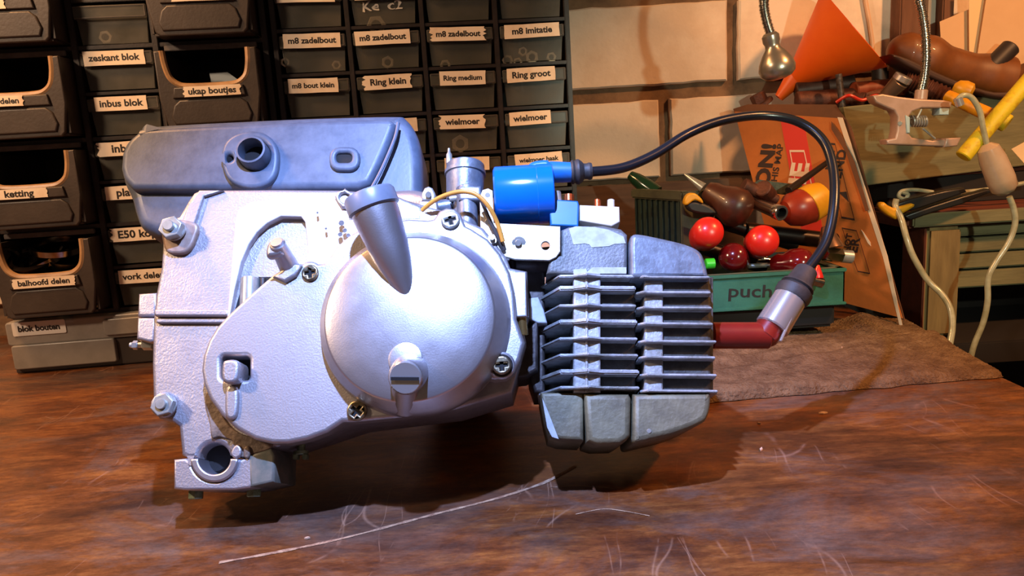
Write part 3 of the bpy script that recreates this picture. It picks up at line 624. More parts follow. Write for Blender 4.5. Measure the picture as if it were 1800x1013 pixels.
# --- head
head = P('cylinder_head', prism(EF, [(1130, 484), (1252, 486), (1252, 692), (1130, 692)], .0215, .105, .003), finb)
hy = [488, 515, 542, 570, 601, 629, 660, 688]
for i, y in enumerate(hy):
    z = e(1190, y, .014).z
    fo = [(X(1122), .016), (X(1134), .0115), (X(1150), .0125), (X(1254 if i != 4 else 1258), .0125), (X(1257), .020), (X(1257), .108), (X(1126), .108)]
    P('fin', plate(fo, z, .0017), finm, head, sharp=30)
P('spine', prism(EF, [(1133, 485), (1166, 485), (1166, 690), (1133, 690)], .018, .04, .0015), finm, head)
P('side_web', prism(EF, [(1246, 486), (1254, 487), (1254, 690), (1246, 690)], .024, .09, .001), finb, head)
P('upper_block', prism(EF, cr([(1108, 480), (1107, 430), (1110, 414), (1122, 410), (1160, 417), (1205, 428), (1230, 440), (1240, 458), (1246, 484)], 4) + [(1246, 489), (1110, 489)], .012, .085, .0035), mat('blue grey worn paint', '#6f7a86', .42, metal=.3, c2='#596069', scale=90, bump=.3), head)
P('lower_block', prism(EF, [(1113, 692), (1249, 690)] + cr([(1250, 692), (1250, 712), (1244, 734), (1232, 745), (1190, 762), (1150, 772), (1118, 779), (1112, 770)], 4), .013, .085, .004), mat('olive stained casting'), head)
P('head_screw', rod(e(1141, 758, .0125), e(1141, 758, .02), S(4)), zinc, head)
P('head_gap_shade', prism(EF, [(1108, 415), (1126, 415), (1126, 770), (1108, 770)], .035, .09, 0), hole, head)  # black strip stands for the shaded gap between cylinder and head
# --- plug cap, boot, lead
red = mat('red bakelite', '#7d1f16', .3, c2='#6a1a12', scale=30)
chrome = mat('chrome sleeve', '#d2cbc6', .22, metal=.75)
rub = mat('perished rubber', '#33302f', .6, c2='#272423', scale=80, bump=.2)
dC = .055
pc = P('plug_cap', join(rod(e(1250, 590, dC), e(1352, 590, dC), S(23, d=dC)), rod(e(1340, 594, dC), e(1366, 557, dC), S(24, d=dC), S(23, d=dC)), lathe(e(1350, 590, dC), (0, 1, 0), [(-.009, 0), (-.0085, .004), (-.006, .0068), (0, .0086), (.006, .0068), (.0085, .004), (.009, 0)], 20, closed=False)), red)
P('chrome_sleeve', rod(e(1356, 577, dC), e(1394, 516, dC), S(29, d=dC) , S(28, d=dC), bev=.001), chrome, pc)
P('sleeve_clip', slab([e(x, y, dC - .010) for x, y in ((1370, 600), (1375, 600), (1394, 558), (1389, 556))], (0, .003, 0), .0004), chrome, pc)
bt = P('rubber_boot', lathe(e(1389, 526, dC), e(1425, 463, dC) - e(1389, 526, dC), [(0, 0), (0, .0125), (.003, .0135), (.008, .0135), (.0095, .0115), (.0105, .0110), (.0115, .0125), (.013, .0120), (.015, .0100), (.027, .0082), (.028, .0075), (.028, 0)], 32), rub, pc)
lead_px = [(1421, 472, .055), (1452, 425, .055), (1466, 360, .055), (1464, 295, .06), (1445, 245, .065), (1400, 213, .07), (1340, 203, .07), (1270, 212, .06), (1210, 235, .05), (1150, 272, .045), (1095, 295, .04), (1040, 302, .035)]
P('spark_lead', tube([e(x, y, d) for x, y, d in lead_px], S(9.0, d=.05), 14, 8), mat('black lead rubber', '#16181c', .28))
# --- ignition coil on its bracket
blue = mat('blue coil plastic', '#0867c8', .16, c2='#0a5fbd', scale=10)
blue2 = mat('matt blue plastic', '#1767b4', .4, c2='#22629f', scale=60)
dK = .030
ca, cb = e(869, 346, dK), e(972, 340, dK); rC = S(52, 920, 345, dK); axc = (cb - ca).normalized(); Lc = (cb - ca).length
coil = P('ignition_coil', lathe(ca, axc, [(0, 0), (.0, rC * .90), (.0012, rC * .985), (.002, rC), (Lc * .72, rC), (Lc * .73, rC * 1.015), (Lc * .985, rC * 1.015), (Lc, rC * .98), (Lc, rC * .86), (Lc + .0005, 0)], 56), blue, sharp=30)
P('coil_tower', join(lathe(e(934, 303, dK - .004), axc, [(0, 0), (0, .007), (.004, .0078), (.013, .0082), (.014, 0)], 28), rod(e(965, 303, dK - .004), e(1012, 303, dK - .004), S(20, d=dK), S(18, d=dK)), prism(EF, cr([(926, 300), (930, 286), (948, 280), (968, 284), (971, 330), (926, 326)], 3, True), dK - .012, dK + .006, .003)), blue2, coil)
boot = P('coil_boot', lathe(e(1003, 303, dK - .004), axc, [(0, 0), (0, .0082), (.0015, .0092), (.003, .0082), (.0045, .0094), (.006, .0096), (.0085, .0078), (.010, .0060), (.0125, .0060), (.014, .0066), (.016, .0060), (.016, 0)], 28), rub, coil)
P('terminal_block', prism(EF, [(965, 356), (972, 350), (1016, 353), (1018, 360), (1017, 398), (968, 396)], dK - .010, dK + .010, .0012), blue2, coil)
plug = P('white_connector', join(prism(EF, [(1019, 360), (1089, 363), (1090, 390), (1075, 398), (1019, 388)], dK - .008, dK + .008, .0012), rod(e(1074, 352, dK), e(1074, 366, dK), S(7)), rod(e(1040, 386, dK), e(1040, 394, dK), S(9))), mat('white connector plastic', '#cfc4b2', .5), coil)
P('terminal', rod(e(1050, 352, dK), e(1050, 366, dK), S(7)), mat('copper', '#a8562e', .35, metal=.8), plug)
P('terminal', rod(e(978, 338, dK), e(980, 356, dK), S(9)), zinc, coil)
P('terminal', rod(e(1000, 343, dK), e(1000, 356, dK), S(10)), mat('copper'), coil)
brm = mat('pale bracket paint', '#b5b3a6', .45, metal=.3, c2='#8f8c78', scale=60, lo=.55, hi=.75, bump=.2)
br_out = [(843, 345), (848, 334), (858, 331), (866, 335), (868, 392), (985, 398), (985, 442), (978, 452), (966, 458), (905, 456), (868, 446), (845, 420)]
brk = P('coil_bracket', prism(EF, [br_out, arc(959, 432, 7.5, 0, 360, 18)[:-1]], dK - .016, dK - .0135, .0005), brm)
P('rivet', rod(e(912, 428, dK - .0164), e(912, 428, dK - .012), S(13)), zinc, brk); P('rivet_head', rod(e(911, 427, dK - .019), e(911, 427, dK - .015), S(6)), zinc, brk)
P('spot_weld', rod(e(857, 343, dK - .0168), e(857, 343, dK - .015), S(5)), brm, brk); P('spot_weld', rod(e(857, 390, dK - .0168), e(857, 390, dK - .015), S(5)), brm, brk)
hexnut(866, 424, dK - .016, 10, .004, brk, sl=.003)
P('hanger', join(rod(e(900, 440, .04), e(902, 485, .04), S(6)), rod(e(920, 440, .04), e(921, 485, .04), S(6)), prism(EF, [(880, 452), (960, 456), (958, 486), (890, 484)], .046, .05, .001)), darkc, brk)
yel = mat('yellow wire insulation', '#c98a34', .45)
P('ground_wire', tube([e(x, y, d) for x, y, d in ((728, 388, .012), (742, 370, .008), (765, 352, .002), (790, 341, -.002), (815, 337, -.004), (838, 343, -.004), (858, 362, -.002), (874, 392, .004), (884, 425, .008))], S(4.2), 10, 8), yel)
P('ground_wire', tube([e(x, y, d) for x, y, d in ((846, 352, .004), (860, 385, .008), (876, 420, .010), (886, 440, .012))], S(3.6), 8, 8), rub)
# --- carburettor
carm = mat('carburettor zinc alloy', '#7f8691', .4, metal=.5, c2='#686e78', scale=60, bump=.3)
dB = .035; cz0 = e(816, 398, dB); cz1 = e(818, 300, dB); axb = (cz1 - cz0).normalized(); Lb = (cz1 - cz0).length
carb = P('carburettor', lathe(cz0, axb, [(0, 0), (0, S(24)), (Lb * .1, S(26)), (Lb * .12, S(24)), (Lb * .42, S(24)), (Lb * .45, S(36)), (Lb * .9, S(38)), (Lb * .91, S(41)), (Lb * .97, S(41)), (Lb * .98, S(38)), (Lb * 1.08, S(38)), (Lb * 1.1, S(36)), (Lb * 1.1, 0)], 44), carm)
P('top_screw', rod(e(800, 296, dB - .004), e(800, 287, dB - .004), S(8)), zinc, carb); P('top_screw', rod(e(834, 295, dB + .004), e(834, 287, dB + .004), S(8)), zinc, carb)
P('cable_adjuster', lathe(e(790, 296, dB), e(789, 252, dB) - e(790, 296, dB), [(0, 0), (0, S(4)), (S(8), S(4)), (S(10), S(6.5)), (S(30), S(6)), (S(36), S(3)), (S(44), S(2.5)), (S(44), 0)], 16), zinc, carb)
P('float_body', join(rod(e(820, 330, dB - .014), e(822, 405, dB - .014), S(20)), prism(EF, [(806, 326), (846, 326), (846, 352), (806, 352)], dB - .022, dB, .002)), carm, carb)
P('mixture_screw', rod(e(790, 350, dB - .012), e(822, 346, dB - .012), S(6)), zinc, carb)
P('inlet_arm', rod(e(750, 368, dB), e(795, 362, dB), S(15)), carm, carb)
P('side_body', prism(EF, [(845, 336), (858, 336), (858, 400), (845, 400)], dB - .012, dB + .01, .001), alu, carb)
ea = P('clamp_ear', prism(EF, [(741, 352), (741, 340), (746, 330), (753, 327), (760, 330), (765, 340), (765, 352)], dB - .016, dB - .004, .0014), zinc, carb)
P('clamp_screw', rod(e(753, 342, dB - .019), e(753, 342, dB - .01), S(6)), zinc, ea)
P('intake_flange', prism(EF, [(736, 352), (768, 352), (772, 384), (730, 384)], dB - .018, dB + .01, .002), alu, carb)
P('inlet_elbow', tube([e(690, 360, .05), e(725, 358, .045), e(760, 366, dB)], S(26), 16, 6), alu, carb)
P('case_top_pipe', prism(EF, [(600, 362), (690, 340), (742, 362), (745, 390), (690, 392), (610, 392)], .006, .04, .003), darkc and alu)
# --- airbox
AF = EF
ab_out = cr([(209, 268), (216, 248), (240, 226), (262, 216), (420, 207), (560, 201), (690, 198), (712, 203), (730, 228), (739, 262), (742, 320), (738, 380)], 4) + [(700, 400), (500, 400), (300, 412)] + cr([(272, 412), (244, 398), (232, 372), (225, 345), (212, 316), (208, 290)], 4)
airb = P('airbox', prism(EF, ab_out, .066, .125, .010, res=5), blackp, sharp=60)
lid_out = cr([(212, 268), (224, 246), (245, 228), (258, 224), (420, 216), (560, 210), (670, 207), (692, 213), (694, 222), (684, 250), (662, 300), (650, 322)], 4) + [(630, 330), (400, 332)] + cr([(232, 332), (216, 315), (210, 295)], 3)
P('airbox_cover', prism(EF, lid_out, .056, .070, .0055, res=5), blackp, airb, sharp=60)
P('cover_ridge', tube([e(x, y, .058) for x, y in ((700, 216), (694, 244), (672, 296), (654, 330))], S(4), 8, 4), blackp, airb)
ca_ = e(440, 277, .056)
P('inlet_collar', prism(EF, [cr([(388, 272), (396, 248), (418, 233), (448, 229), (472, 238), (488, 262), (486, 300), (470, 322), (440, 330), (410, 322), (394, 304)], 4, True), arc(402, 277, 7, 0, 360, 14)[:-1], arc(447, 272, 28, 0, 360, 24)[:-1]], .050, .058, .003, res=3), blackp, airb)
P('collar_hole', rod(e(402, 277, .0562), e(402, 277, .0540), S(9, d=.056), bev=0), hole, airb)
ct = e(447, 272, .050)
P('inlet_tube', lathe((ct.x, .058, ct.z), (0, -1, 0), [(0, S(28)), (0, S(33)), (.012, S(31)), (.017, S(30)), (.0172, S(26)), (.012, S(25)), (0, S(25)), (.0, S(22))], 40, closed=False), blackp, airb)
P('tube_bottom', rod((ct.x, .0548, ct.z), (ct.x, .0556, ct.z), S(30), bev=0), hole, airb)
P('slot_collar', prism(EF, [rr(578, 257, 632, 299, 18), rr(590, 268, 618, 285, 7)], .052, .058, .0022, res=3), blackp, airb)
P('slot_hole', prism(EF, rr(586, 265, 622, 288, 7), .0548, .0555, 0), hole, airb)
# ------------------------------------------------------------------ brown towel under the tool tray
tow = mat('brown towel pile', '#664d36', .98, c2='#866a4c', scale=60, bump=1.0, bscale=330, detail=8, bdist=.004, spec=.1)
def towel():
    A, B, C, D = [ontable(*p) for p in ((1110, 722), (1764, 664), (1588, 566), (1150, 588))]
    nx, ny = 220, 90; bm = bmesh.new(); g = []
    fold = [(.35, .02, .012, 30), (.62, -.10, .010, 26)]
    for j in range(ny + 1):
        row = []
        for i in range(nx + 1):
            u, v = i / nx, j / ny
            p = (A.lerp(B, u)).lerp(D.lerp(C, u), v)
            n = noise.noise(Vector((u * 7, v * 3, 1))); n2 = noise.noise(Vector((u * 3.5 + 9, v * 2 + u * 2, 4)))
            z = .0065 + .0035 * max(0, n) + .006 * max(0, n2)
            for k, (u0, sl, am, w_) in enumerate(((.30, .35, .004, 40), (.55, .25, .005, 60), (.80, .12, .0035, 70))):
                q = v - u0 * .5 - sl * u - .05 * k; z += am * math.exp(-(q * w_ * .5) ** 2)
            p2 = p + Vector((0, -.004 * noise.noise(Vector((u * 14, 0, 7))), 0)) * (1 - v)
            z += .006 * math.exp(-((u - .83) / .05) ** 2 - ((v - .93) / .16) ** 2)
            z += .0012 * noise.noise(Vector((u * 160, v * 90, 3))) + .0008 * noise.noise(Vector((u * 420, v * 200, 3)))
            e_ = min(1, v / .03, (1 - v) / .03, (1 - u) / .012, u / .02); z *= math.sqrt(max(0, e_)) if e_ < 1 else 1
            row.append(bm.verts.new((p2.x, p2.y, z + .0008)))
        g.append(row)
    for j in range(ny):
        for i in range(nx): bm.faces.new((g[j][i], g[j][i + 1], g[j + 1][i + 1], g[j + 1][i]))
    return bm_mesh(bm)
tag(put('towel', towel(), tow, sharp=80), 'brown fleece towel spread on the bench under the cardboard and tool tray', 'towel')

# ------------------------------------------------------------------ green tray of tools
TY = .80
tg = mat('chipped green tray paint', '#2f6b55', .5, c2='#255542', scale=24, bump=.2, lo=.4, hi=.7)
tgd = mat('dark green metal', '#27362c', .5, c2='#1b241f', scale=30)
TF = Frame((0, TY, 0)); t0 = TF.at(1180, 556); t1 = TF.at(1481, 470); tb = TF.at(1484, 532)
tx0, tx1, tz0, tz1 = t0.x, tb.x, .046, TF.at(1350, 479).z
tray = thing('tool_tray', 'green metal tray marked puch, full of tools on the brown towel', 'tray', loc=((tx0 + tx1) / 2, TY, tz0))
put('front_panel', join(box(tx0, tx1, TY, TY + .002, tz0, tz1, .0004), box(tx0, tx1 + .001, TY - .004, TY + .001, tz0, tz0 + .003, .0008), box(tx0, tx1 + .001, TY - .003, TY + .001, tz1 - .004, tz1, .0008)), tg, parent=tray)
put('rim', join(box(tx0, tx1, TY, TY + .010, tz1 - .002, tz1, .0005), box(tx1 - .008, tx1, TY, TY + .10, tz1 - .002, tz1, .0005)), mat('worn grey green rim', '#4f5c4a', .5, c2='#6a6752', scale=40), parent=tray)
put('side_panel', box(tx1 - .002, tx1, TY, TY + .10, tz0, tz1, .0004), tg, parent=tray); put('side_panel', box(tx0, tx0 + .002, TY, TY + .10, tz0, tz1, .0004), tg, parent=tray)
put('tray_floor', box(tx0, tx1, TY, TY + .10, tz0, tz0 + .0015, 0), tgd, parent=tray); put('back_panel', box(tx0, tx1, TY + .098, TY + .10, tz0, tz1 + .006, .0004), tgd, parent=tray)
hw = text('puch', .020, .012, .0001); c = TF.at(1319, 513); place_text(hw, (c.x, TY - .0003, c.z), 4, 1.3); put('handwriting', hw, ink, parent=tray, flat=True)
tag(put('black_case', box(tx0 + .01, tx1 - .004, TY + .012, TY + .095, .017, tz0 - .0005, .004), mat('black case plastic', '#141212', .5)), 'black flat case under the green tray on the towel', 'case')
redb = mat('bright red handle plastic', '#d8261a', .3, c2='#c21f14', scale=10, coat=.3)
redd = mat('dark red translucent plastic', '#6d0f10', .15, c2='#4d0a0c', scale=16, coat=.5)
def handle(p0, p1, r, m, label, name='screwdriver', shaft=.04, flute=False):
    p0, p1 = Vector(p0), Vector(p1); ax = (p1 - p0).normalized(); L_ = (p1 - p0).length
    t = thing(name, label, 'tool', loc=tuple(p0))
    put('handle', lathe(p0, ax, [(0, 0), (r * .05, r * .35), (r * .18, r * .68), (r * .45, r * .92), (r * .85, r), (L_ * .55, r * .97), (L_ * .7, r * .72), (L_ * .82, r * .75), (L_ * .97, r * .5), (L_, r * .45), (L_, 0)], 32), m, parent=t)
    put('shaft', rod(p1, p1 + ax * shaft, r * .16), zinc, parent=t); return t
handle(W(1249, 404, .805), W(1228, 425, .872), .0175, redb, 'screwdriver with bright red round handle, left of the pair in the green tray', shaft=.02)
handle(W(1345, 420, .806), W(1326, 436, .872), .0180, redb, 'screwdriver with bright red round handle, right of the pair in the green tray', shaft=.02)
handle(W(1286, 448, .815), W(1300, 470, .878), .0165, redd, 'dark red screwdriver handle between the two bright red ones', shaft=.01)
handle(W(1432, 462, .815), W(1355, 466, .835), .0175, redd, 'glossy dark red handle lying below the black spark lead', shaft=.03)
wd = mat('dark varnished wood', '#4a2719', .4, c2='#34190f', scale=20, coat=.2)
t = thing('wooden_handle_tool', 'tool with dark brown wooden bulb handle lying above the red handles', 'tool', loc=tuple(W(1280, 370, .87)))
q0, q1 = W(1318, 380, .86), W(1236, 330, .89); a_ = q1 - q0
put('handle', lathe(q0, a_, [(0, 0), (.002, .012), (.008, .020), (.018, .024), (.032, .021), (.044, .015), (.052, .014), (.060, .010), (.062, 0)], 28), wd, parent=t)
put('tip', rod(q1, W(1203, 306, .90), .006, .0012), zinc, parent=t)
t = thing('spring_clip', 'small yellow and black clip left of the wooden handle', 'clip', loc=tuple(W(1220, 355, .86)))
yp = mat('yellow plastic', '#d59a18', .4, c2='#c48612', scale=30)
put('jaw', prism(Frame((0, .86, 0)), cr([(1204, 352), (1210, 342), (1222, 340), (1234, 350), (1236, 358), (1222, 352), (1210, 360), (1204, 360)], 3, True), .86 - .86, .012, .002), yp, Frame((0, .86, 0)), t)
put('grip', prism(Frame((0, .86, 0)), cr([(1208, 360), (1222, 354), (1248, 362), (1262, 376), (1240, 378), (1214, 372)], 3, True), .002, .016, .003), mat('black rubber grip', '#15110f', .5), Frame((0, .86, 0)), t)
t = thing('socket_wrench', 'steel tube wrench with bright open end facing out of the green tray', 'tool', loc=tuple(W(1374, 376, .83)))
s0 = W(1374, 375, .822); s1 = W(1322, 356, .875); ax_ = s1 - s0
put('socket', lathe(s0, ax_, [(0, .0062), (0, .0083), (.0008, .0088), (.010, .0088), (.012, .0080), (.05, .0062), (ax_.length, .005)], 32, closed=False), mat('bright worn steel', '#cdc6be', .2, metal=1), parent=t)
put('bore', lathe(s0, ax_, [(.0, .0064), (.012, .0062), (.012, 0)], 24, closed=False), hole, parent=t)
t = thing('pliers_handle', 'fat red handle with yellow grip behind the steel tube wrench', 'tool', loc=tuple(W(1420, 370, .87)))
h0, h1 = W(1378, 372, .865), W(1462, 352, .88); a_ = h1 - h0
put('grip', lathe(h0, a_, [(0, 0), (.001, .012), (.008, .019), (.02, .022), (.035, .021), (.05, .017), (.054, 0)], 28), mat('faded red plastic', '#93311c', .35, c2='#7a2414', scale=20), parent=t)
put('yellow_inlay', lathe(h0 + a_.normalized() * .028, a_ + Vector((0, 0, .02)), [(0, 0), (.0, .018), (.002, .0226), (.014, .0220), (.026, .018), (.028, 0)], 28), yp, parent=t)
tag(put('file', slab([W(1326, 322, .9), W(1336, 316, .9), W(1452, 332, .9), W(1456, 352, .9), W(1340, 338, .9)], (0, .004, 0), .0006), mat('grey green file steel', '#4c4f40', .5, metal=.5, c2='#35372d', scale=200)), 'flat dark file lying across the back of the green tray', 'file')
rust = mat('rusty steel', '#5a2f20', .6, metal=.3, c2='#3a1e16', scale=60, bump=.5)
tag(put('adjustable_wrench', join(rod(W(1306, 326, .88), W(1366, 352, .88), .009, .006), rod(W(1340, 330, .87), W(1352, 345, .885), .010)), rust), 'rusty wrench head lying between wooden handle and file', 'wrench')
tag(put('punch', rod(W(1386, 335, .87), W(1462, 280, .93), .0045, .0032), mat('blackened steel rod', '#2b211d', .45, metal=.5)), 'thin dark rod leaning against the red stripe of the cardboard', 'rod')
t = thing('spark_plug', 'chrome and copper coloured fitting beside the black lead at the right end of the tray', 'fitting', loc=tuple(W(1458, 440, .83)))
put('cone', rod(W(1452, 398, .84), W(1460, 438, .832), .0055, .015), mat('copper tinted steel', '#b08a70', .25, metal=.9), parent=t)
put('nut', rod(W(1448, 446, .825), W(1478, 450, .83), .0085, seg=6), steel, parent=t); put('thread', rod(W(1478, 450, .83), W(1498, 452, .83), .0075), zinc, parent=t)
t = thing('nail_varnish_cap', 'small red and chrome tip hanging over the tray front beside the boot', 'fitting', loc=tuple(W(1437, 495, TY - .01)))
put('tip', lathe(W(1438, 466, TY - .01), W(1437, 490, TY - .012) - W(1438, 466, TY - .01), [(0, 0), (0, .0015), (.012, .006), (.014, .006), (.014, 0)], 18), redb, parent=t)
put('ferrule', rod(W(1424, 492, TY - .012), W(1446, 498, TY - .012), .0058), steel, parent=t)
tag(put('green_bit', rod(W(1240, 464, .81), W(1256, 463, .81), .0058), mat('bright green plastic', '#2fbf2a', .35)), 'small bright green plug behind the cylinder head', 'plug')
rnd = random.Random(3)
for i, (a, b, c_, d_, y, r, l) in enumerate(((1222, 430, 1345, 470, .87, .009, 'dark greasy rod lowest at the left of the green tray'), (1310, 405, 1470, 425, .885, .010, 'thick dark rod behind the right red handle'), (1330, 455, 1380, 462, .85, .004, 'thin shiny shaft low between the red handles'), (1250, 385, 1400, 430, .89, .009, 'dark rod crossing behind the bright red handles'))):
    tag(put('tool_shank', rod(W(a, b, y), W(c_, d_, y), r), mat('greasy black steel', '#1f1715', .35, metal=.6) if i != 2 else steel), l, 'rod')
# ribbed crate behind the cylinder head
ca0 = W(1112, 312, .99); cb0 = W(1200, 362, .885)
yaw = math.degrees(math.atan2(cb0.y - ca0.y, cb0.x - ca0.x)); RF = Frame((ca0.x, ca0.y, 0), turn=yaw)
Lc_ = math.hypot(cb0.x - ca0.x, cb0.y - ca0.y); hz = RF.at(1150, 334).z
cr_ = thing('ribbed_crate', 'dark green ribbed crate standing between the coil and the tool tray', 'crate', RF)
put('side_panel', box(0, Lc_, .002, .006, .0, hz - .002, .001), tgd, RF, cr_)
for i in range(9):
    x = Lc_ * (i + .5) / 9; put('rib', box(x - .0018, x + .0018, -.001, .003, .004, hz - .012, .0006), tgd, RF, cr_)
put('rim', box(-.002, Lc_ + .003, -.003, .009, hz - .012, hz, .002), mat('dull olive rim', '#4a4c38', .5, c2='#3b3c2e'), RF, cr_)
put('end_panel', box(Lc_ - .003, Lc_ + .002, -.002, .05, 0, hz - .001, .001), mat('dull olive rim'), RF, cr_)
tag(put('green_bottle', lathe(W(1108, 308, 1.0), W(1150, 338, .98) - W(1108, 308, 1.0), [(0, 0), (0, .006), (.01, .009), (.03, .011), (.045, .011), (.047, 0)], 20), mat('dark green glassy plastic', '#16301f', .15)), 'dark green plastic tool grip lying on the ribbed crate rim', 'tool')
xw_ = (CF.M @ Vector((xr[-1], 0, 0))).x + .012
# hidden-from-wall clutter behind: shelf board under the brick
tag(put('plank', box(xw_, W(1330, 350, 1.05).x, 1.108, 1.127, 0, W(1200, 322, 1.06).z, .002), mat('grey brown plank', '#5c4636', .8, c2='#46342a', scale=18, stretch=(.5, 4, 4))), 'grey brown plank standing on edge at the foot of the brick wall', 'plank')

# ------------------------------------------------------------------ printed cardboard
A = W(1585, 592, .835); B = W(1476, 208, .945); C_ = W(1291, 196, 1.07)
A.z += .022; up_ = .0
xa = (B - C_).normalized(); ny_ = xa.cross(A - B).normalized()
if ny_.y < 0: ny_ = -ny_
za_ = xa.cross(ny_).normalized()
KM = Matrix((xa, ny_, za_)).transposed()
if za_.z < 0: KM = Matrix((-xa, ny_, -za_)).transposed()
BF = Frame(A, M=KM)
D_ = A + (C_ - B) * 1.02
def bl(v): return BF.M.inverted() @ v
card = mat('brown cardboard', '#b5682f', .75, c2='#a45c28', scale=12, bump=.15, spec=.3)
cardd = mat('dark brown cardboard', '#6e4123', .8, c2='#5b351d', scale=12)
cb = thing('cardboard_sleeve', 'folded brown cardboard with red stripe and black printing leaning behind the tool tray', 'cardboard', BF)
o = [bl(A), bl(B), bl(C_), bl(D_)]
edge = [(v.x, v.z) for v in o]
put('front_sheet', prism(BF, edge, 0, .0018, .0003, raw=True), card, BF, cb)
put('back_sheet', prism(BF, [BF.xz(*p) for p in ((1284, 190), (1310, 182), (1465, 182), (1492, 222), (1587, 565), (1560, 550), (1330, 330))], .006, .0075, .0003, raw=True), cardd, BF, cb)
put('white_edge', prism(BF, [BF.xz(*p) for p in ((1472, 206), (1481, 207), (1560, 450), (1586, 572), (1581, 572), (1552, 452))], -.0002, .0008, .0001, raw=True), mat('white paper edge', '#cdb8a0', .7), BF, cb)
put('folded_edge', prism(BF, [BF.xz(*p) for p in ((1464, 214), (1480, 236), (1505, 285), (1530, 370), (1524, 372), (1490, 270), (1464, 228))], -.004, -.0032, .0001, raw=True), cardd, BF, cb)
redp = mat('red print', '#c81f10', .6)
put('red_stripe', prism(BF, [BF.xz(*p) for p in ((1371, 204), (1412, 207), (1434, 332), (1452, 440), (1414, 430), (1393, 325))], -.0004, .0004, 0, raw=True), redp, BF, cb)
def btext(s, px, py, size, m, name='print', rot=-90, sx=1.1, bold=.03):
    c = BF.at(px, py); t = text(s, size, bold, .00005); place_text(t, (c.x, -.0006, c.z), rot - 3, sx); put(name, t, m, BF, cb, flat=True)
prk = mat('black box print', '#2a1510', .7); wht = mat('white print', '#dcc3ac', .7)
btext('ON!', 1347, 291, .029, prk, bold=.045); btext('THIS MAP', 1366, 292, .0125, prk, bold=.02)
btext('IE', 1406, 306, .034, wht, bold=.04)
def frame_line(pts, w_, m):
    c = [Vector((*BF.xz(*p), 0)) for p in pts]; ctr = sum(c, Vector()) / len(c)
    put('print_frame', prism(BF, [[(p.x, p.y) for p in c], [(ctr.x + (p.x - ctr.x) * (1 - w_), ctr.y + (p.y - ctr.y) * (1 - w_)) for p in c]], -.0007, -.0003, 0, raw=True), m, BF, cb)
frame_line(((1388, 264), (1414, 264), (1430, 336), (1400, 332)), .10, wht)
frame_line(((1447, 250), (1468, 252), (1503, 388), (1480, 384)), .05, prk)
btext('BEND', 1475, 296, .0165, prk, bold=.03); btext('NOT', 1460, 280, .011, prk)
frame_line(((1480, 400), (1506, 405), (1530, 482), (1508, 478)), .05, prk)
btext('ER', 1503, 432, .015, prk); btext('NOT', 1491, 428, .010, prk)
put('print_arrow', prism(BF, [BF.xz(*p) for p in ((1474, 338), (1488, 337), (1492, 355))], -.0006, 0, 0, raw=True), prk, BF, cb)
put('scuff', prism(BF, [BF.xz(*p) for p in ((1514, 404), (1518, 408), (1530, 426), (1531, 433), (1526, 428))], -.0006, 0, 0, raw=True), wht, BF, cb)
tb_ = thing('rusty_bolt', 'rusty bolt with washer standing behind the top left of the cardboard', 'bolt', loc=tuple(W(1335, 185, 1.08)))
put('bolt_head', rod(W(1330, 165, 1.085), W(1338, 182, 1.085), .011, seg=6), rust, parent=tb_); put('washer', rod(W(1338, 180, 1.08), W(1342, 186, 1.08), .016), rust, parent=tb_)

# ------------------------------------------------------------------ wooden crate of tools and stand at the right, beyond the bench
gw = mat('greenish weathered wood', '#7a7350', .8, c2='#5d583c', scale=9, stretch=(.6, 5, 5), bump=.4, bscale=60)
gwv = mat('yellowish sawn wood', '#8a7448', .8, c2='#6c5834', scale=9, stretch=(5, 5, .5), bump=.4, bscale=60)
brw = mat('reddish wood and shade', '#6a2f18', .7, c2='#532312', scale=10, stretch=(.6, 5, 5))
GF = Frame((W(1500, 250, .98).x, .98, 0), turn=8)
cz0_ = GF.at(1650, 312).z; cz1_ = GF.at(1650, 182).z; gx0 = GF.at(1490, 250).x
crate = thing('wooden_crate', 'greenish weathered wooden box full of tools behind the lamp clamp', 'crate', Frame(GF.M @ Vector((.2, 0, cz0_)), turn=8))
put('front_board', prism(GF, [(1482, 188), (1560, 180), (1800, 166), (1860, 160), (1860, 280), (1800, 292), (1512, 328), (1495, 260)], 0, .016, .002), gw, GF, crate)
put('end_board', box(gx0, gx0 + .014, .017, .11, cz0_, cz1_ - .002, .002), mat('dark end board wood', '#4b4238', .7), GF, crate)  # end board in a darker tone than the front board
put('crate_floor', box(gx0 + .015, gx0 + .40, .017, .11, cz0_, cz0_ + .01, 0), brw, GF, crate); put('back_board', box(gx0 + .015, gx0 + .40, .10, .112, cz0_, cz1_ - .01, .001), brw, GF, crate)
# stand
sy = .93
s_top = W(1650, 372, sy).z; sx0 = W(1596, 384, sy).x
stand = thing('wooden_stand', 'low slatted wooden stand beyond the right end of the bench', 'stand', loc=(.75, 1.0, -.85))
put('top_board', box(sx0, 1.25, sy, sy + .16, s_top - .020, s_top, .004), brw, parent=stand)
put('lit_front_edge', box(sx0 + .004, 1.25, sy - .006, sy - .0005, s_top - .018, s_top - .001, .002), gw, parent=stand)  # greenish strip puts the lit front edge of the top board into colour
px0 = W(1630, 450, sy).x; px1 = W(1690, 450, sy).x
put('post', box(px0, px1, sy, sy + .055, W(1650, 592, sy).z, s_top - .0205, .004), gwv, parent=stand)
put('post_shade_side', box(px0 - .003, px0 - .0002, sy + .002, sy + .055, W(1650, 592, sy).z, s_top - .021, .001), brw, parent=stand)  # reddish strip puts the shade on the post's left face into colour
for i, (a, b) in enumerate(((394, 412), (416, 441), (444, 470), (474, 503))):
    zt, zb = W(1745, a, sy + .02).z, W(1745, b, sy + .02).z
    put('slat', box(px1 + .001, 1.25, sy + .018, sy + .032, zb, zt, .002), gw, parent=stand)
zs = W(1650, 594, sy).z
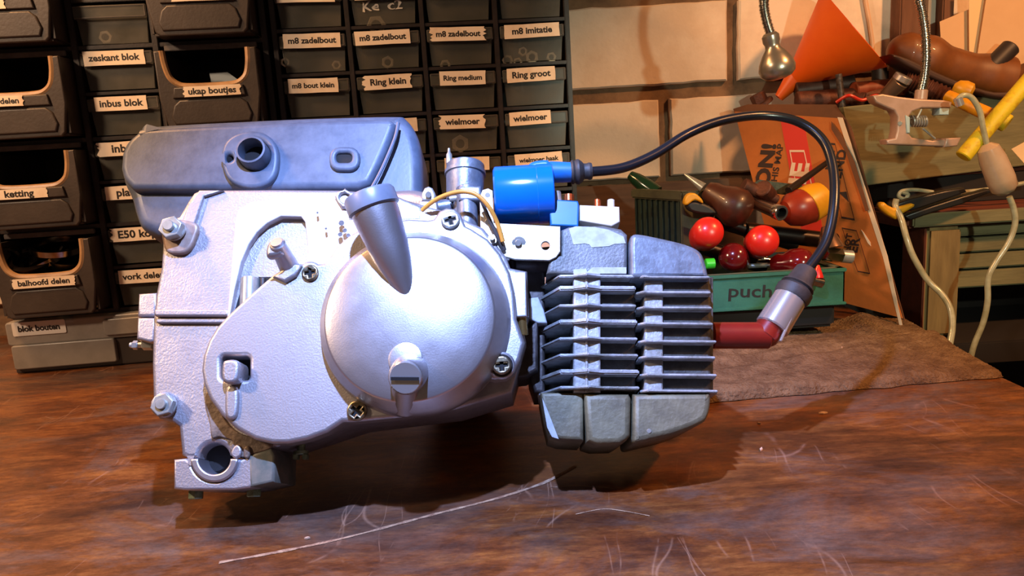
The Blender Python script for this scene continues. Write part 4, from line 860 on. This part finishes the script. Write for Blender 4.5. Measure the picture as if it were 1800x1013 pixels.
put('lower_shelf', box(px0 - .05, 1.25, sy - .03, sy + .16, zs - .03, zs - .0005, .002), mat('dark wood and gap shade', '#1a1310', .8), parent=stand)
for x in (px0 - .04, 1.2): put('leg', box(x, x + .05, sy + .02, sy + .07, -.85, zs - .03, .002), mat('dark wood and gap shade'), parent=stand)
put('back_panel', box(px0 - .05, 1.25, sy + .155, sy + .16, -.85, s_top - .022, 0), mat('dark wood and gap shade'), parent=stand)  # near-black sheet added for the dark void behind the stand
zc_ = cz0_
put('gap_shade_riser', box(sx0 + .02, 1.2, sy + .09, sy + .155, s_top + .0004, zc_ - .0006, .001), mat('dark wood and gap shade'), parent=stand)  # dark board added to fill the shaded gap under the crate
tag(put('green_bucket', lathe(Vector((.66, .70, -.30)), (0, 0, 1), [(0, 0), (0, .09), (.22, .12), (.225, .124), (.24, .124), (.24, .115), (.01, .085), (.01, 0)], 32), mat('green bucket plastic', '#1c5a22', .4)), 'green bucket in the dark below the right end of the bench', 'bucket')
tag(put('pedestal', box(.5, .86, .54, .86, -.85, -.3005, .004), mat('dark wood and gap shade')), 'dark wooden box on the floor under the green bucket', 'box')
# tools standing in the crate
org = mat('orange funnel plastic', '#ee6410', .42, c2='#e4560a', scale=8)
fm = W(1503, 50, 1.03)
yy_ = min((abs((W(1398, 137, .8 + .002 * k) - fm).dot(fm - CAM)), .8 + .002 * k) for k in range(160))[1]
fn = W(1398, 137, yy_); fe = W(1369, 172, yy_ + .005); fa = (fn - fm).normalized(); fl_ = (fn - fm).length; fr_ = .066
fun = thing('funnel', 'orange plastic funnel lying on its side on the tools at the wall', 'funnel', loc=tuple(fm))
put('cone', lathe(fm, fa, [(0, fr_ * .98), (0, fr_ * 1.02), (.003, fr_), (fl_, .0145), (fl_ + .0005, .0125), (.004, fr_ * .97), (0, fr_ * .98)], 56, closed=False), org, parent=fun)
put('spout', lathe(fn, fe - fn, [(0, .0125), (0, .0145), ((fe - fn).length, .0065), ((fe - fn).length, .005)], 28, closed=False), org, parent=fun)
last = thing('shoe_last', 'worn brown wooden shoe last lying on top of the crate tools', 'shoe last', loc=tuple(W(1680, 150, 1.03)))
lp = [W(x, y, 1.055) for x, y in ((1562, 90), (1590, 92), (1625, 105), (1660, 118), (1700, 128), (1735, 135), (1765, 142), (1788, 150))]
rads = [.002, .027, .033, .028, .027, .031, .033, .008]
def rl_(t):
    f = t * (len(rads) - 1); i = min(int(f), len(rads) - 2); u = f - i; u = u * u * (3 - 2 * u) if i not in (0, len(rads) - 2) else (math.sqrt(u) if i == 0 else 1 - (u * u)); return rads[i] + (rads[i + 1] - rads[i]) * u
me = tube(lp, rl_, 28, 10); put('body', me, mat('worn brown last wood', '#63350f', .5, c2='#8a4d14', scale=7, coat=.15), parent=last)
put('sole', prism(Frame((0, 1.012, 0)), cr([(1566, 95), (1600, 118), (1650, 142), (1700, 160), (1750, 172), (1782, 172), (1788, 160), (1750, 162), (1700, 148), (1650, 128), (1600, 104)], 3, True), -.018, .02, .003), mat('dark worn leather', '#3a2014', .6), Frame((0, 1.012, 0)), last)
tag(put('black_tube', rod(W(1742, 118, 1.04), W(1778, 82, 1.04), .0125), mat('black rubber tube', '#2c2320', .5)), 'short black tube sticking up behind the wooden shoe last', 'tube')
tag(put('steel_rod', rod(W(1481, 188, 1.0), W(1474, 130, 1.0), .0042), mat('speckled steel', '#5d5048', .5, metal=.5, c2='#2e2521', scale=200)), 'speckled steel rod standing upright in front of the orange funnel', 'rod')
t = thing('chrome_handle', 'chrome ended tool handle pointing up left of the gooseneck', 'tool', loc=tuple(W(1560, 165, 1.0)))
put('handle', rod(W(1556, 170, 1.0), W(1583, 143, .985), .009, .0115), mat('grey brown metal', '#7d6450', .35, metal=.6), parent=t); put('chrome_end', rod(W(1583, 143, .985), W(1590, 133, .982), .0118), chrome, parent=t)
tag(put('threaded_bar', tube([W(1590, 140, 1.01), W(1625, 152, 1.0), W(1672, 172, .985)], lambda t: .0105 + .0012 * math.sin(t * 90), 14, 30), rust), 'rough brown threaded bar lying behind the gooseneck foot', 'bar')
tag(put('pipe', rod(W(1398, 160, 1.06), W(1500, 146, 1.05), .012), mat('dull dark pipe', '#4a332a', .5, metal=.4, c2='#35231c', scale=60)), 'dull dark pipe lying under the orange funnel', 'pipe')
tag(put('hammer_handle', rod(W(1500, 160, 1.03), W(1590, 152, 1.04), .012), mat('reddish worn handle', '#7c3419', .5, c2='#5f2613', scale=14)), 'reddish wooden hammer handle lying right of the funnel', 'handle')
tag(put('scrap_bracket', join(rod(W(1400, 178, 1.04), W(1560, 168, 1.03), .013), rod(W(1430, 165, 1.06), W(1520, 176, 1.02), .010)), rust), 'rusty iron scrap lying on the back edge of the cardboard', 'scrap')
tag(put('black_stub', rod(W(1546, 146, 1.07), W(1545, 112, 1.07), .010), mat('black rubber tube')), 'black stub standing under the funnel rim', 'tube')
tag(put('red_wire', tube([W(1470, 180, 1.0), W(1492, 168, .99), (W(1515, 176, .99)), W(1540, 168, .99), W(1556, 176, .985)], .0022, 8), mat('red wire', '#b8200f', .4)), 'thin red wire curling among the tools in the crate', 'wire')
yw = mat('yellow painted pipe', '#d2b41c', .5, c2='#b5801a', scale=70, lo=.5, hi=.7, bump=.4)
t = thing('tee_handle', 'yellow painted steel T handle with chipped paint at the right edge', 'tool', loc=tuple(W(1740, 230, .84)))
put('bar', rod(W(1692, 276, .84), W(1820, 128, .84), .0088), yw, parent=t); put('branch', rod(W(1766, 214, .845), W(1664, 168, .90), .0080, .0070), mat('orange yellow paint', '#d8930f', .45, c2='#c47a0c', scale=50), parent=t)
put('bushing', rod(W(1772, 218, .842), W(1756, 210, .848), .0098), yw, parent=t)
put('end_cap', lathe(W(1676, 152, .93), W(1708, 162, .92) - W(1676, 152, .93), [(0, 0), (0, .004), (.004, .009), (.012, .011), (.02, .010), (.023, .005), (.023, 0)], 20), yp, parent=t)
# papers at the upper right
pw = mat('cream paper', '#d2ab80', .75, c2='#c49c72', scale=4); pw2 = mat('bright paper', '#e2bd8c', .75)
def sheet(pts, Y, m, label, bend=0):
    F = Frame((0, Y, 0)); tag(put('paper_sheet', prism(F, pts, 0, .0008, 0), m, F, flat=True), label, 'paper')
sheet([(1652, 38), (1704, 16), (1722, 20), (1720, 125), (1657, 120)], 1.09, pw, 'cream paper corner, leftmost at the upper right wall')
sheet([(1703, -30), (1742, -30), (1720, 120), (1704, 120)], 1.083, pw2, 'narrow brighter paper sheet between the two cream ones')
sheet([(1738, -30), (1860, -30), (1860, 180), (1717, 150), (1717, 104)], 1.076, pw, 'large cream paper sheet filling the upper right corner')
sheet([(1778, 262), (1810, 245), (1810, 285), (1800, 287)], .93, pw2, 'white paper corner at the right edge below the yellow T handle')
tag(put('wall_cable', tube([W(x, y, WY - .006) for x, y in ((1518, -40), (1522, 0), (1529, 40), (1534, 78), (1535, 110))], .0028, 8), mat('cream cable', '#d8b08c', .5)), 'cream cable running down the wall right of the funnel', 'cable')
# ------------------------------------------------------------------ gooseneck lamp with clamp
CLY = .87; LF = Frame((0, CLY, 0))
cm = mat('satin beige metal', '#b8998a', .4, metal=.2, c2='#97795f', scale=12)
lamp = thing('clamp_lamp', 'silver gooseneck clamp lamp, its head hanging before the wall and clamp at the right', 'lamp', loc=tuple(W(1600, 250, CLY)))
cl = put('clamp_body', prism(LF, [(1534, 168), (1552, 165), (1580, 170), (1615, 174), (1660, 176), (1674, 179), (1672, 190), (1620, 190), (1604, 196), (1597, 206), (1597, 234), (1604, 242), (1640, 247), (1688, 242), (1683, 256), (1660, 258), (1560, 254), (1558, 246), (1574, 243), (1577, 230), (1578, 205), (1572, 194), (1552, 186), (1540, 180)], -.009, .009, .0018), cm, LF, lamp)
put('neck_socket', rod(W(1618, 176, CLY), W(1620, 158, CLY), .0068), cm, parent=lamp)
put('rivet', rod(W(1582, 217, CLY - .010), W(1582, 217, CLY - .008), .0025), zinc, parent=lamp)
put('spring', tube([W(1600 + i * .62, 213 + 9 * math.cos(i * .9), CLY) + Vector((0, .006 * math.sin(i * .9), 0)) for i in range(44)], .0012, 6, 2), zinc, parent=lamp)
put('spring_arm', rod(W(1622, 226, CLY - .01), W(1644, 244, CLY - .01), .0012), zinc, parent=lamp); put('spring_arm', rod(W(1612, 208, CLY - .01), W(1620, 192, CLY - .01), .0012), zinc, parent=lamp)
pad_ = mat('pale blue rubber pad', '#9fb6b8', .5)
put('jaw_pad', prism(LF, [(1652, 190), (1669, 190), (1668, 202), (1651, 202)], -.008, .008, .001), pad_, LF, lamp); put('jaw_pad', prism(LF, [(1592, 202), (1600, 206), (1600, 234), (1594, 234)], -.0102, -.004, .001), pad_, LF, lamp)
put('jaw_shoe', prism(LF, [(1664, 243), (1690, 242), (1683, 257), (1660, 259)], -.011, .010, .0015), cm, LF, lamp)
gp = [W(x, y, Y) for x, y, Y in ((1620, 160, .87), (1626, 130, .87), (1628, 90, .87), (1624, 40, .87), (1612, -10, .87), (1570, -120, .86), (1480, -200, .84), (1395, -140, .82), (1352, -50, .81), (1343, 0, .81), (1346, 30, .81), (1354, 58, .81))]
gm = mat('chrome gooseneck', '#b5b0a6', .25, metal=1)
put('gooseneck', tube(gp, lambda t: .0047 + .0006 * (1 if math.sin(t * 900) > 0 else -1), 10, 44), gm, parent=lamp)
h0_, h1_ = W(1353, 58, .81), W(1369, 135, .81)
put('lamp_head', lathe(h0_, h1_ - h0_, [(0, 0), (0, .0062), (.003, .0088), (.009, .0088), (.012, .0075), (.016, .0078), (.022, .0125), (.030, .0172), (.037, .0190), (.043, .0175), (.047, .013), (.049, .006), (.049, 0)], 40), mat('satin silver lamp head', '#a39888', .3, metal=.8), parent=lamp)
# cords, switch, spring clamp
crd = mat('clear cord plastic', '#a8a488', .25, c2='#8d8768', scale=60, coat=.4)
tag(put('power_cord', tube([W(x, y, Y) for x, y, Y in ((1576, 350, .90), (1574, 362, .90), (1584, 384, .89), (1594, 420, .88), (1606, 452, .875), (1630, 492, .87), (1655, 517, .86), (1670, 542, .85), (1674, 575, .84), (1668, 618, .83), (1664, 680, .82))], .0036, 10), crd), 'clear two core cord hanging from the yellow clamp past the stand post', 'cord')
sw = thing('cord_switch', 'clear plastic inline switch on its cord under the yellow T handle', 'switch', loc=tuple(W(1755, 340, .83)))
a, b = W(1733, 252, .83), W(1773, 348, .83)
m_ = lathe(a, b - a, [(0, 0), (.001, .005), (.006, .011), (.02, .0135), (.045, .0145), (.056, .0135), (.061, .009), (.063, .004), (.063, 0)], 24)
put('housing', m_, mat('clear frosted plastic', '#b59a80', .2, c2='#a98a6c', scale=20, coat=.6), parent=sw)
put('cord', tube([W(x, y, .83) for x, y in ((1774, 346), (1782, 368), (1784, 395), (1772, 428), (1750, 462), (1737, 490), (1736, 530), (1728, 568), (1712, 608), (1702, 650))], .0032, 10), crd, parent=sw)
put('cord', tube([W(x, y, .83) for x, y in ((1735, 256), (1728, 225), (1722, 195), (1708, 172), (1692, 168), (1680, 180))], .0030, 10), crd, parent=sw)
put('chrome_ring', rod(W(1683, 172, .83), W(1688, 186, .83), .0045), chrome, parent=sw)
tag(put('thin_cord', tube([W(x, y, .935) for x, y in ((1640, 338), (1610, 334), (1586, 336), (1580, 345), (1590, 350), (1596, 342), (1586, 338))], .0025, 8), crd), 'small loop of clear cord lying behind the yellow clamp', 'cord')
tag(put('cable_run', tube([W(x, y, .95) for x, y in ((1690, 338), (1730, 334), (1770, 328), (1830, 316))], .0028, 8), crd), 'clear cord running right along the stand top', 'cord')
sc2 = thing('spring_clamp', 'black spring clamp with yellow jaw pad lying on the stand top', 'clamp', loc=tuple(W(1640, 375, .91)))
bkp = mat('black clamp plastic', '#1c1a19', .4); HF = Frame((0, .90, 0))
put('arm', prism(HF, [(1568, 362), (1600, 350), (1660, 336), (1696, 330), (1700, 338), (1660, 352), (1606, 370), (1580, 376)], 0, .014, .002), bkp, HF, sc2)
put('arm', prism(HF, [(1590, 380), (1640, 362), (1690, 346), (1740, 332), (1744, 338), (1690, 360), (1640, 374), (1600, 388)], .002, .016, .002), bkp, HF, sc2)
put('jaw_pad', prism(HF, cr([(1549, 360), (1556, 356), (1572, 366), (1604, 358), (1608, 364), (1588, 376), (1586, 384), (1574, 386), (1552, 370)], 2, True), -.006, .008, .003), yp, HF, sc2)
